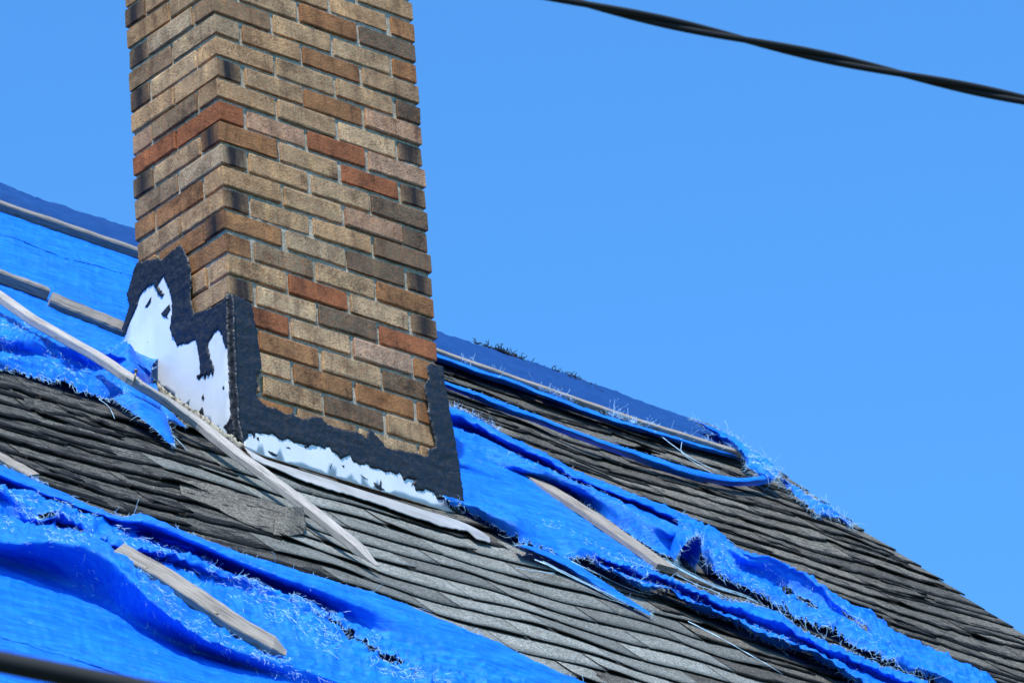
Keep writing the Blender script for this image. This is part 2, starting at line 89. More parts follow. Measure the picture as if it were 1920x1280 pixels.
LINES = {'batten_ridge_l': [(-0.0121,2.085,0.032),(0.2129,2.0783,0.032),(0.3203,2.0629,0.032),(0.5416,2.0399,0.032),(0.789,2.0151,0.032),(0.8816,2.0089,0.032)],
 'batten_left_a': [(-0.3041,1.1009,0.034),(-0.0711,1.036,0.034)],
 'batten_left_b': [(-0.0892,0.9826,0.03),(0.1095,0.8791,0.03)],
 'pole': [(-0.4531,0.7132,0.064),(-0.4425,0.6675,0.064),(-0.4531,0.4558,0.074),(-0.4273,0.3099,0.082),(-0.4068,0.1975,0.09),(-0.3858,-0.0075,0.094),(-0.2574,0.0179,0.064),(-0.1712,-0.0407,0.044),(-0.1669,-0.1265,0.04),(-0.144,-0.5645,0.04),(-0.1312,-0.7839,0.034),(-0.1185,-0.9213,0.026)],
 'batten_low_a': [(-1.3348,-0.9116,0.032),(-1.2991,-0.9607,0.032),(-1.2506,-1.049,0.032)],
 'batten_low': [(-1.4228,-1.7392,0.094),(-1.3472,-1.8206,0.089),(-1.2933,-1.9122,0.082),(-1.2285,-2.0037,0.07),(-1.1209,-2.0702,0.056)],
 'batten_right': [(1.4604,0.6682,0.012),(1.4386,0.4828,0.026),(1.4516,0.3285,0.03),(1.4795,-0.0343,0.028)],
 'batten_ridge_r': [(1.8643,1.9525,0.034),(2.2802,1.8898,0.034),(2.6941,1.8413,0.034),(3.144,1.8496,0.034)],
 'bund1': [(0.7925,-0.3583,0.024),(0.8564,-0.4028,0.024),(0.9213,-0.45,0.019),(0.9875,-0.4938,0.016),(1.0478,-0.5605,0.012)],
 'bund2': [(1.5143,0.0335,0.034),(1.5772,0.0153,0.024),(1.6711,-0.0288,0.016),(1.8092,-0.0086,0.014),(1.8617,-0.1057,0.012)],
 'bund3': [(0.9706,-0.2634,0.024),(1.0697,-0.2927,0.016),(1.1246,-0.3538,0.014),(1.2092,-0.3435,0.014),(1.3236,-0.2647,0.014)],
 'bund4': [(1.479,-0.0098,0.024),(1.566,-0.0642,0.014),(1.6411,-0.0718,0.014),(1.6742,-0.1374,0.014)],
 'bund5': [(-0.8086,-1.5378,0.024),(-0.7568,-1.5614,0.019),(-0.7159,-1.6273,0.016),(-0.6798,-1.7488,0.016),(-0.6201,-1.8566,0.016)],
 'bund6': [(1.2288,-0.5086,0.012),(1.2805,-0.5715,0.012),(1.3412,-0.7014,0.012),(1.3928,-0.8417,0.012)],
 'bund7': [(1.54,-0.4313,0.012),(1.5592,-0.513,0.012),(1.5557,-0.6242,0.012)],
 'bund8': [(2.721,1.7894,0.034),(2.7438,1.7275,0.024),(2.7736,1.6201,0.016),(2.8102,1.5198,0.024)],
 'bund9': [(2.8189,1.8892,0.034),(2.866,1.8267,0.034),(2.7083,1.6141,0.024),(2.7399,1.4539,0.024)],
 'bund10': [(3.1383,1.6302,0.034),(3.1971,1.5767,0.024),(3.2163,1.4722,0.016),(3.252,1.3644,0.014)],
 'bund11': [(-0.469,-0.0027,0.024),(-0.4313,-0.0037,0.016),(-0.482,-0.126,0.014)],
 'bund12': [(-0.332,-0.1102,0.024),(-0.3032,-0.1545,0.019),(-0.3133,-0.2417,0.014)],
 'bund13': [(0.8173,-0.413,0.014),(0.7157,-0.4525,0.014),(0.6233,-0.4797,0.014)],
 'bund14': [(1.0097,-0.5197,0.012),(0.9169,-0.5167,0.012),(0.8382,-0.4926,0.014)],
 'bund15': [(-0.8166,-1.437,0.034),(-0.7561,-1.4509,0.024),(-0.7271,-1.5087,0.024),(-0.622,-1.5468,0.024)]}
ROOFPOLY = {'new': [(-0.4503,-0.4457),(-0.0572,-0.0707),(0.701,-0.2113),(1.2914,-0.3406),(1.3025,-0.9121),(-1.1182,-2.1617),(-0.4575,-1.0782),(-0.4502,-0.8175)],
 'apron': [(-0.0007,-0.0329),(-0.0332,-0.1289),(0.0006,-0.1641),(0.0284,-0.1767),(0.0862,-0.2045),(0.1672,-0.2183),(0.242,-0.2138),(0.3017,-0.2223),(0.3597,-0.2284),(0.4001,-0.2451),(0.4483,-0.2499),(0.5041,-0.2688),(0.5683,-0.2494),(0.6291,-0.236),(0.6249,-0.2906),(0.6767,-0.2826),(0.7086,-0.2116),(0.6992,-0.1117),(0.6385,-0.1101),(0.3814,-0.1102),(0.1302,-0.1061),(0.027,-0.1025),(-0.0214,-0.0914)]}
POINTS = {'tube_mouth': (1.6922,0.1556,0.012),
 'tube_root': (1.7682,0.4255,0.014),
 'nail_a': (-0.3948,-0.0128,0.106),
 'nail_b': (-1.3852,-1.8191,0.095),
 'nail_c': (-1.2777,-1.987,0.08),
 'nail_d': (1.5502,0.2595,0.02)}
LEFTPOLY = {'cream': [(0.3447,8.6398),(0.3175,8.6201),(0.2778,8.5773),(0.2228,8.5218),(0.1569,8.4619),(0.0917,8.4026),(0.0595,8.3701),(0.0275,8.3377),(-0.0051,8.3146),(-0.0304,8.2884),(-0.0644,8.257),(-0.0415,8.2556),(-0.0029,8.2873),(0.0518,8.3212),(0.0839,8.3536),(0.1492,8.411),(0.2033,8.4688),(0.2538,8.5174),(0.2973,8.5696),(0.3326,8.6088)],
 'white_left': [(0.4536,8.7697),(0.4371,8.8329),(0.4079,8.9055),(0.3659,8.9526),(0.2741,8.9576),(0.1848,8.9372),(0.1573,8.8596),(0.1668,8.734),(0.1227,8.6953),(0.0116,8.6819),(-0.0166,8.6855),(-0.0066,8.5621),(0.0037,8.3765),(0.0234,8.303),(0.2018,8.4889),(0.3342,8.6192),(0.4081,8.693)],
 'tar_left': [(0.3746,9.0027),(0.3319,8.9902),(0.2801,8.9735),(0.2595,8.9593),(0.2254,8.9686),(0.1823,8.9705),(0.1631,8.9405),(0.1488,8.9096),(0.1418,8.8771),(0.1402,8.8357),(0.1496,8.8057),(0.1452,8.7698),(0.138,8.7407),(0.0963,8.7336),(0.0525,8.724),(0.0221,8.7251),(-0.0248,8.73),(-0.0325,8.7106),(-0.0292,8.5841),(-0.0284,8.4891),(-0.0277,8.3947),(-0.0284,8.3472),(-0.0431,8.2752),(0.0044,8.3108),(0.0395,8.3601),(0.0183,8.3669),(0.0034,8.3795),(0.001,8.4384),(0.0005,8.5016),(-0.0006,8.5727),(0.0167,8.5881),(0.0213,8.6188),(0.0375,8.6484),(0.0563,8.6469),(0.0785,8.631),(0.0867,8.6153),(0.0779,8.5795),(0.0643,8.5449),(0.0705,8.5253),(0.0786,8.5399),(0.0887,8.5299),(0.097,8.5431),(0.1052,8.5274),(0.1156,8.5446),(0.1347,8.5385),(0.143,8.5532),(0.1239,8.5578),(0.1263,8.5876),(0.1301,8.6294),(0.1369,8.6628),(0.172,8.6652),(0.1928,8.6711),(0.2205,8.6799),(0.2347,8.7119),(0.2466,8.7446),(0.2347,8.7768),(0.2299,8.8104),(0.2327,8.8361),(0.2385,8.8549),(0.2529,8.8859),(0.2609,8.9074),(0.2782,8.9004),(0.2883,8.8934),(0.2755,8.8714),(0.2623,8.8557),(0.2724,8.8487),(0.2902,8.8665),(0.3005,8.8906),(0.3067,8.9049),(0.3305,8.9073),(0.35,8.9044),(0.37,8.8952),(0.3811,8.8739),(0.4018,8.8535),(0.42,8.8353),(0.4387,8.8107),(0.4509,8.8094),(0.4539,8.8354),(0.4405,8.8541),(0.4163,8.8894),(0.426,8.925),(0.4122,8.9486),(0.4011,8.97),(0.3875,8.9903)],
 'blob_a': [(0.3487,8.8547),(0.3286,8.8671),(0.3186,8.8725),(0.322,8.8576),(0.3396,8.8474)],
 'blob_b': [(0.2804,8.8034),(0.2559,8.8121),(0.2414,8.8155),(0.2379,8.7977),(0.2555,8.7859),(0.2491,8.775),(0.2695,8.7888)],
 'blob_c': [(0.3469,8.7445),(0.3369,8.75),(0.3398,8.7431)],
 'blob_d': [(0.3255,8.6413),(0.3132,8.6473),(0.3161,8.6389)],
 'blob_e': [(0.125,8.4833),(0.1173,8.4912),(0.1138,8.477),(0.119,8.4697)],
 'blob_f': [(0.1417,8.4475),(0.1225,8.4553),(0.1196,8.4318),(0.1315,8.4289),(0.1469,8.4402)],
 'blob_g': [(0.035,8.4751),(0.0279,8.4769),(0.0263,8.4682),(0.0332,8.468)]}
RIGHTPOLY = {'white_right': [(0.009,8.2812),(0.0167,8.346),(0.0588,8.3886),(0.2048,8.4113),(0.3865,8.3953),(0.6075,8.3725),(0.7109,8.3507),(0.7699,8.3335),(0.773,8.2829),(0.7099,8.2734),(0.4509,8.275),(0.0892,8.2769)],
 'tar_right': [(-0.0216,8.7346),(0.0092,8.7368),(0.036,8.7331),(0.0662,8.7239),(0.0681,8.6971),(0.0721,8.6757),(0.0807,8.6411),(0.0845,8.5877),(0.0872,8.5469),(0.082,8.5232),(0.0669,8.5128),(0.0706,8.4868),(0.0637,8.4627),(0.066,8.4427),(0.0992,8.4278),(0.13,8.4296),(0.1602,8.4217),(0.1807,8.4303),(0.202,8.4233),(0.2219,8.4222),(0.2428,8.4341),(0.2837,8.4449),(0.3044,8.428),(0.3411,8.4281),(0.3762,8.4293),(0.4042,8.4351),(0.4278,8.4284),(0.4385,8.4232),(0.4484,8.4563),(0.475,8.4408),(0.5044,8.4132),(0.5304,8.4119),(0.5553,8.42),(0.5833,8.4192),(0.6117,8.4234),(0.6378,8.4205),(0.6531,8.4244),(0.6551,8.4475),(0.6806,8.459),(0.6825,8.4822),(0.6771,8.5067),(0.668,8.5335),(0.6625,8.558),(0.6681,8.579),(0.666,8.5996),(0.6556,8.6327),(0.6646,8.6498),(0.6756,8.6675),(0.6721,8.6944),(0.6752,8.7084),(0.6891,8.7154),(0.7179,8.7183),(0.7314,8.7203),(0.7346,8.6687),(0.7389,8.6305),(0.7446,8.5863),(0.7519,8.5393),(0.7597,8.4763),(0.7655,8.4131),(0.7701,8.3578),(0.772,8.3148),(0.7719,8.2922),(0.7514,8.2743),(0.7311,8.2788),(0.7129,8.287),(0.7075,8.3113),(0.6917,8.3025),(0.6748,8.303),(0.6648,8.3181),(0.6388,8.3211),(0.6172,8.3093),(0.6021,8.307),(0.5941,8.3242),(0.5861,8.3173),(0.599,8.3382),(0.5823,8.3387),(0.5609,8.3285),(0.5513,8.3484),(0.5357,8.3396),(0.5156,8.3441),(0.4963,8.3343),(0.4838,8.3407),(0.452,8.3357),(0.4324,8.345),(0.4077,8.3354),(0.3842,8.3405),(0.3763,8.3575),(0.3587,8.3434),(0.3433,8.3347),(0.3297,8.3487),(0.317,8.3501),(0.3033,8.3625),(0.2879,8.3521),(0.2699,8.3554),(0.2479,8.3528),(0.2328,8.3457),(0.2165,8.3462),(0.1855,8.3429),(0.1749,8.3464),(0.1606,8.349),(0.1455,8.3387),(0.1347,8.3391),(0.1139,8.351),(0.0972,8.3435),(0.0792,8.3435),(0.0663,8.3385),(0.0539,8.34),(0.0472,8.3194),(0.0409,8.3335),(0.0299,8.329),(0.0235,8.3132),(0.014,8.3028),(0.0026,8.292),(-0.0187,8.2927),(-0.0284,8.3655),(-0.0279,8.4603),(-0.0263,8.5717)],
 'blob_h': [(0.0921,8.2949),(0.1066,8.2955),(0.1242,8.2907),(0.1202,8.2849),(0.1024,8.2866)],
 'blob_i': [(0.1552,8.3223),(0.1645,8.3263),(0.1714,8.3218),(0.1623,8.321)],
 'blob_j': [(0.3458,8.3179),(0.3551,8.3203),(0.3526,8.3117)],
 'blob_k': [(0.3043,8.3009),(0.3087,8.3115),(0.3127,8.3157),(0.3082,8.3051),(0.3038,8.2944)],
 'blob_l': [(0.4092,8.3072),(0.4235,8.3013),(0.4343,8.2977),(0.4196,8.2987)],
 'blob_m': [(0.4526,8.296),(0.4707,8.2911),(0.4789,8.3012),(0.4813,8.2859),(0.4922,8.2823),(0.4732,8.2759),(0.4588,8.2817)],
 'blob_n': [(0.4748,8.2969),(0.4796,8.3109),(0.4824,8.2989)],
 'blob_o': [(0.2181,8.3419),(0.2331,8.3489),(0.2363,8.3434),(0.2213,8.3364)],
 'blob_p': [(0.0565,8.3249),(0.0622,8.3296),(0.065,8.3177),(0.058,8.3206)]}
APRON_CREASE = [(0.0062,-0.0153),(0.0454,-0.0778),(0.2165,-0.0887),(0.3889,-0.104),(0.5634,-0.1195),(0.6483,-0.1179),(0.6906,-0.1305),(0.7198,-0.166),(0.7265,-0.2071)]
APRON_LOWER = [(0.0067,-0.0327),(-0.0098,-0.096),(0.0241,-0.1313),(0.052,-0.144),(0.11,-0.1718),(0.1912,-0.1857),(0.2662,-0.1811),(0.3261,-0.1897),(0.3842,-0.1958),(0.4248,-0.2126),(0.4731,-0.2173),(0.529,-0.2364),(0.5935,-0.2169),(0.6544,-0.2034),(0.6501,-0.2582),(0.7021,-0.2501)]
RIDGE_L = [(0.1354,9.9828),(0.3683,9.9837),(0.4862,9.9841),(0.5494,9.9809),(0.6087,9.9746),(0.6845,9.9749),(0.785,9.9768),(0.8859,9.973),(0.9879,9.9768),(1.1521,9.9742)]
RIDGE_R = [(2.1108,9.9548),(2.2081,9.9549),(2.3375,9.9579),(2.4455,9.9605),(2.5494,9.96),(2.6718,9.9545),(2.8205,9.948),(2.9544,9.943),(3.1107,9.9397),(3.2068,9.9338),(3.28,9.9315)]
CABLE_TOP = [(-3.6353,-4.8412,6.1535),(-3.3253,-4.9045,6.1478),(-3.2184,-4.9307,6.1476),(-3.056,-4.9697,6.1403),(-2.9461,-4.9983,6.1353),(-2.7921,-5.0405,6.1267),(-2.6172,-5.0933,6.1181),(-2.5217,-5.1236,6.1127),(-2.2665,-5.2077,6.0923)]
CABLE_LOW = [(-5.8356,-6.5609,3.8449),(-5.7106,-6.6329,3.8128),(-5.6533,-6.6684,3.7992),(-5.5922,-6.7071,3.7836),(-5.4272,-6.8156,3.7354)]

C45 = math.sqrt(0.5)
ZB = 8.2803            # height of the roof where the chimney's front face meets it
W, L = 0.7272, 0.3903  # chimney width and depth
PITCH = 0.0677         # one brick course with its joint
Z13 = 8.74             # underside of course 13
V_RIDGE = 2.33
U_RAKE = 3.42


def RP(u, v, h=0.0):
    return (u, (v - h) * C45, ZB + (v + h) * C45)


def roof_frame(u, v, h):
    m = Matrix(((1, 0, 0), (0, C45, -C45), (0, C45, C45))).to_4x4()
    m.translation = RP(u, v, h)
    return m


# ------------------------------------------------------------------ mesh helpers
def mesh_of(name, verts, faces, mat=None, smooth=True):
    me = bpy.data.meshes.new(name)
    me.from_pydata([tuple(v) for v in verts], [], faces)
    if smooth:
        me.polygons.foreach_set('use_smooth', [True] * len(me.polygons))
    if mat:
        me.materials.append(mat)
    me.update()
    return me


def link(name, me, parent=None, **props):
    o = bpy.data.objects.new(name, me)
    COL.objects.link(o)
    if parent is not None:
        o.parent = parent
    for k, v in props.items():
        o[k] = v
    return o


def thing(o, label, cat, group=None):
    o['label'] = label
    o['category'] = cat
    if group:
        o['group'] = group
    return o


def fbm(x, y, z, octaves=4):
    a, s, f = 1.0, 0.0, 1.0
    for _ in range(octaves):
        s += a * noise.noise((x * f, y * f, z * f))
        a *= 0.5
        f *= 2.03
    return s


def smoothpath(pts, n, k=2):
    """n points evenly along a polyline, gently rounded"""
    p = np.array(pts, float)
    d = np.linalg.norm(np.diff(p, axis=0) * np.array([1, 0.8, 1.0])[:p.shape[1]], axis=1)
    t = np.concatenate([[0], np.cumsum(d)])
    t /= t[-1]
    s = np.linspace(0, 1, n)
    q = np.stack([np.interp(s, t, p[:, i]) for i in range(p.shape[1])], 1)
    w = max(1, int(n * 0.018))
    for _ in range(k):
        qq = q.copy()
        pad = np.concatenate([np.repeat(q[:1], w, 0), q, np.repeat(q[-1:], w, 0)])
        ker = np.ones(2 * w + 1) / (2 * w + 1)
        for i in range(q.shape[1]):
            qq[:, i] = np.convolve(pad[:, i], ker, 'valid')
        qq[0], qq[-1] = q[0], q[-1]
        q = qq
    return q


def loft(rails, ns, seg=8, crumple=0.004, seed=0.0, lo=0.0, hi=0.0, ends=0.0, holes=(), fine=0.0015, stretch=(3.0, 9.0), boost=None):
    """a cloth sheet through traced folds: returns (verts, faces, grid of u,v,h, kept mask)"""
    R = np.array([smoothpath(r, ns) for r in rails])          # rails x ns x 3
    m = len(R)
    nt = (m - 1) * seg + 1
    t = np.linspace(0, m - 1, nt)
    i1 = np.minimum(t.astype(int), m - 2)
    f = (t - i1)[:, None, None]
    P0 = R[np.maximum(i1 - 1, 0)]
    P1, P2 = R[i1], R[i1 + 1]
    P3 = R[np.minimum(i1 + 2, m - 1)]
    tau = 0.35
    m1, m2 = tau * (P2 - P0), tau * (P3 - P1)
    G = (2 * f**3 - 3 * f**2 + 1) * P1 + (f**3 - 2 * f**2 + f) * m1 + (-2 * f**3 + 3 * f**2) * P2 + (f**3 - f**2) * m2
    for a in range(nt):
        for b in range(ns):
            u, v, h = G[a, b]
            n1 = fbm(u * stretch[0] + seed, v * stretch[1], seed * 1.7, 3)
            n2 = 1 - abs(noise.noise((u * stretch[0] * 2.1 + v * 6 + seed, v * stretch[1] * 1.6 - u * 3, seed + 4.1))) * 2.2
            n2b = 1 - abs(noise.noise((u * stretch[0] * 5.3 - v * 11 + seed, v * stretch[1] * 3.1 + u * 7, seed + 14.1))) * 2.6
            cz = abs(noise.noise((u * stretch[0] * 3.7 + v * 9 + seed, v * stretch[1] * 1.9 - u * 5, seed + 31)))
            cz2 = abs(noise.noise((u * stretch[0] * 6.1 - v * 13 + seed, v * stretch[1] * 2.6 + u * 8, seed + 57)))
            n2b += 1.6 * max(0, 1 - cz * 7) + 1.2 * max(0, 1 - cz2 * 6)
            n3 = noise.noise((u * 30 + seed, v * 55, h * 50))
            edge = 0.4 + 0.6 * min(1, min(a, nt - 1 - a) / 4)
            if boost:
                q_ = (a / (nt - 1) - boost[0]) / (boost[1] - boost[0])
                if 0 < q_ < 1:
                    edge *= 1 + (boost[2] - 1) * math.sin(math.pi * q_)
            G[a, b, 2] += edge * (crumple * (n1 * 0.9 + max(0, n2) * 0.8 + max(0, n2b) * 0.45 - 0.35) + fine * n3)
            G[a, b, 1] += crumple * 0.8 * noise.noise((u * 9, v * 9, seed + 9))
    keep = np.ones((nt - 1, ns - 1), bool)
    for b in range(ns - 1):
        s = b / (ns - 1)
        x = s * ns * 0.035
        e0 = lo * max(0, 0.5 + fbm(x * 1.3, seed, 1, 2) * 0.7 + 0.9 * noise.noise((x * 9, seed, 2)))
        e1 = hi * max(0, 0.5 + fbm(x * 1.3, seed, 5, 2) * 0.7 + 0.9 * noise.noise((x * 9, seed, 7)))
        a0, a1 = e0 * seg, nt - 1 - e1 * seg
        for a in range(nt - 1):
            if a < a0 or a > a1:
                keep[a, b] = False
                continue
            if ends:
                q = ends * (0.5 + noise.noise((a * 0.35, seed, 3)) + 0.5 * noise.noise((a * 1.1, seed, 4)))
                if b < q * 0.5 or b > ns - 2 - q:
                    keep[a, b] = False
            for (hs, ht, rs, rt, tilt) in holes:
                ds, dt = s - hs, (a + 0.5) / (nt - 1) - ht
                dt -= tilt * ds
                r = (ds / rs)**2 + (dt / rt)**2
                if r < 1 + 0.9 * noise.noise((b * 0.21, a * 0.5, seed)) + 0.5 * noise.noise((b * 0.9, a * 1.1, seed)):
                    keep[a, b] = False
    idx = -np.ones((nt, ns), int)
    faces = []
    verts = []

    def vid(a, b):
        if idx[a, b] < 0:
            idx[a, b] = len(verts)
            verts.append(RP(*G[a, b]))
        return int(idx[a, b])
    for a in range(nt - 1):
        for b in range(ns - 1):
            if keep[a, b]:
                faces.append((vid(a, b), vid(a, b + 1), vid(a + 1, b + 1), vid(a + 1, b)))
    return verts, faces, G, keep


class Tubes:
    """many thin strands in one mesh"""

    def __init__(self):
        self.v, self.f = [], []

    def add(self, pts, r, sides=3, taper=0.5):
        n = len(pts)
        base = len(self.v)
        for i, p in enumerate(pts):
            p = Vector(p)
            a = Vector(pts[min(i + 1, n - 1)]) - Vector(pts[max(i - 1, 0)])
            if a.length < 1e-9:
                a = Vector((0, 0, 1))
            a.normalize()
            s = a.cross(Vector((0.31, 0.52, 0.79)))
            s.normalize()
            t = a.cross(s)
            rr = r * (1 - (1 - taper) * i / max(1, n - 1))
            for k in range(sides):
                an = 2 * math.pi * k / sides
                q = p + s * (rr * math.cos(an)) + t * (rr * math.sin(an))
                self.v.append((q.x, q.y, q.z))
        for i in range(n - 1):
            for k in range(sides):
                k2 = (k + 1) % sides
                self.f.append((base + i * sides + k, base + i * sides + k2, base + (i + 1) * sides + k2, base + (i + 1) * sides + k))
        self.f.append(tuple(base + k for k in range(sides))[::-1])
        self.f.append(tuple(base + (n - 1) * sides + k for k in range(sides)))

    def build(self, name, mat, parent=None, **props):
        return link(name, mesh_of(name, self.v, self.f, mat), parent, **props)


def strand(T, u, v, h, du, dv, dh, ln, r, n=5, wild=0.5, droop=0.3):
    """one loose thread from (u,v,h) leaving along (du,dv,dh)"""
    d = Vector((du, dv, dh))
    d.normalize()
    pts = [RP(u, v, h)]
    x = Vector((u, v, h))
    for i in range(n - 1):
        d = d + Vector((random.gauss(0, wild), random.gauss(0, wild), random.gauss(0, wild) - droop)) * 0.35
        d.normalize()
        x = x + d * (ln / (n - 1))
        if x.z < 0.012:
            x.z = 0.012
        pts.append(RP(*x))
    T.add(pts, r)


def edge_points(G, keep):
    """border cells of a torn sheet: (u,v,h, du,dv) with the way out of the cloth"""
    out = []
    nt, ns = keep.shape
    for a in range(nt):
        for b in range(ns):
            if not keep[a, b]:
                continue
            for da, db in ((-1, 0), (1, 0), (0, -1), (0, 1)):
                aa, bb = a + da, b + db
                outside = aa < 0 or aa >= nt or bb < 0 or bb >= ns or not keep[aa, bb]
                if outside:
                    p = G[a + (1 if da > 0 else 0), b + (1 if db > 0 else 0)]
                    q = G[min(max(a - da, 0), nt - 1), min(max(b - db, 0), ns - 1)]
                    d = p - q
                    out.append((p, d))
    return out


def fray(T, G, keep, dens=0.5, ln=(0.006, 0.03), r=0.0006, long_share=0.03, long=0.10, bias=(0, 0, 0)):
    for p, d in edge_points(G, keep):
        k = dens
        while k > 0:
            if random.random() < k:
                n = Vector(d)
                if n.length < 1e-7:
                    n = Vector((0, -1, 0))
                n.normalize()
                n += Vector(bias) + Vector((random.gauss(0, 0.5), random.gauss(0, 0.5), random.gauss(0, 0.5) + 0.25))
                l = random.uniform(*ln)
                if random.random() < long_share:
                    l = random.uniform(0.25, 0.8) * long
                strand(T, p[0] + random.gauss(0, 0.002), p[1], p[2] + 0.001, n.x, n.y, n.z, l, r * random.uniform(0.7, 1.3))
            k -= 1


def fringe(T, G, t, s0, s1, n, ln=(0.015, 0.035), r=0.0007, down=(0.35, -1, 0.25), comb=0.35):
    """a comb of parallel weft threads left standing along a tear inside the sheet"""
    nt, ns = G.shape[:2]
    a = int(t * (nt - 1))
    for i in range(int(n * 1.0)):
        s = s0 + (s1 - s0) * (i + random.random()) / n
        if noise.noise((s * 40, t * 10, 3.3)) < -0.12:
            continue
        b = min(ns - 1, int(s * (ns - 1)))
        aj = min(nt - 1, max(0, a + int(round(random.gauss(0, 2.2) + 5 * noise.noise((s * 14, t * 9, 1.5))))))
        u, v, h = G[aj, b]
        strand(T, u, v, h + 0.004, down[0] + random.gauss(0, comb), down[1] + random.gauss(0, comb), down[2] + random.gauss(0, comb),
               random.uniform(*ln) * 0.62 * (0.5 + abs(noise.noise((s * 90, t * 7, 8.8))) * 2), r * random.uniform(0.6, 1.2), 5, 0.9, 0.35)


# ------------------------------------------------------------------ materials
def new_mat(name):
    m = bpy.data.materials.new(name)
    m.use_nodes = True
    nt = m.node_tree
    return m, nt, nt.nodes['Principled BSDF']


def N(nt, kind, **inp):
    n = nt.nodes.new(kind)
    for k, v in inp.items():
        if k in n.inputs:
            n.inputs[k].default_value = v
        else:
            setattr(n, k, v)
    return n


def ramp(nt, src, stops):
    r = nt.nodes.new('ShaderNodeValToRGB')
    e = r.color_ramp.elements
    while len(e) > 1:
        e.remove(e[-1])
    e[0].position, e[0].color = stops[0][0], (*stops[0][1], 1) if len(stops[0][1]) == 3 else stops[0][1]
    for p, c in stops[1:]:
        x = e.new(p)
        x.color = (*c, 1)
    nt.links.new(src, r.inputs[0])
    return r.outputs[0]


def mapping(nt, coord='Object', scale=(1, 1, 1), rot=(0, 0, 0), offset_random=False):
    tc = nt.nodes.new('ShaderNodeTexCoord')
    mp = nt.nodes.new('ShaderNodeMapping')
    mp.inputs['Scale'].default_value = scale
    mp.inputs['Rotation'].default_value = rot
    src = tc.outputs[coord]
    if offset_random:
        oi = nt.nodes.new('ShaderNodeObjectInfo')
        mul = nt.nodes.new('ShaderNodeMath')
        mul.operation = 'MULTIPLY'
        mul.inputs[1].default_value = 37.0
        nt.links.new(oi.outputs['Random'], mul.inputs[0])
        add = nt.nodes.new('ShaderNodeVectorMath')
        add.operation = 'ADD'
        nt.links.new(src, add.inputs[0])
        nt.links.new(mul.outputs[0], add.inputs[1])
        src = add.outputs[0]
    nt.links.new(src, mp.inputs['Vector'])
    return mp.outputs[0]


def tex(nt, vec, scale, detail=4, rough=0.55):
    n = nt.nodes.new('ShaderNodeTexNoise')
    n.inputs['Scale'].default_value = scale
    n.inputs['Detail'].default_value = detail
    n.inputs['Roughness'].default_value = rough
    nt.links.new(vec, n.inputs['Vector'])
    return n.outputs['Fac']


def mix(nt, fac, a, b, mode='MIX'):
    m = nt.nodes.new('ShaderNodeMix')
    m.data_type = 'RGBA'
    m.blend_type = mode
    for sock, val in ((m.inputs[0], fac), (m.inputs[6], a), (m.inputs[7], b)):
        if hasattr(val, 'links') or isinstance(val, bpy.types.NodeSocket):
            nt.links.new(val, sock)
        elif isinstance(val, (int, float)):
            sock.default_value = val
        else:
            sock.default_value = (*val, 1) if len(val) == 3 else val
    return m.outputs[2]


def math_(nt, op, a, b=None, clamp=False):
    m = nt.nodes.new('ShaderNodeMath')
    m.operation = op
    m.use_clamp = clamp
    for i, val in enumerate((a, b)):
        if val is None:
            continue
        if isinstance(val, bpy.types.NodeSocket):
            nt.links.new(val, m.inputs[i])
        else:
            m.inputs[i].default_value = val
    return m.outputs[0]


def bump(nt, bsdf, h, strength, dist):
    b = nt.nodes.new('ShaderNodeBump')
    b.inputs['Strength'].default_value = strength
    b.inputs['Distance'].default_value = dist
    nt.links.new(h, b.inputs['Height'])
    nt.links.new(b.outputs[0], bsdf.inputs['Normal'])


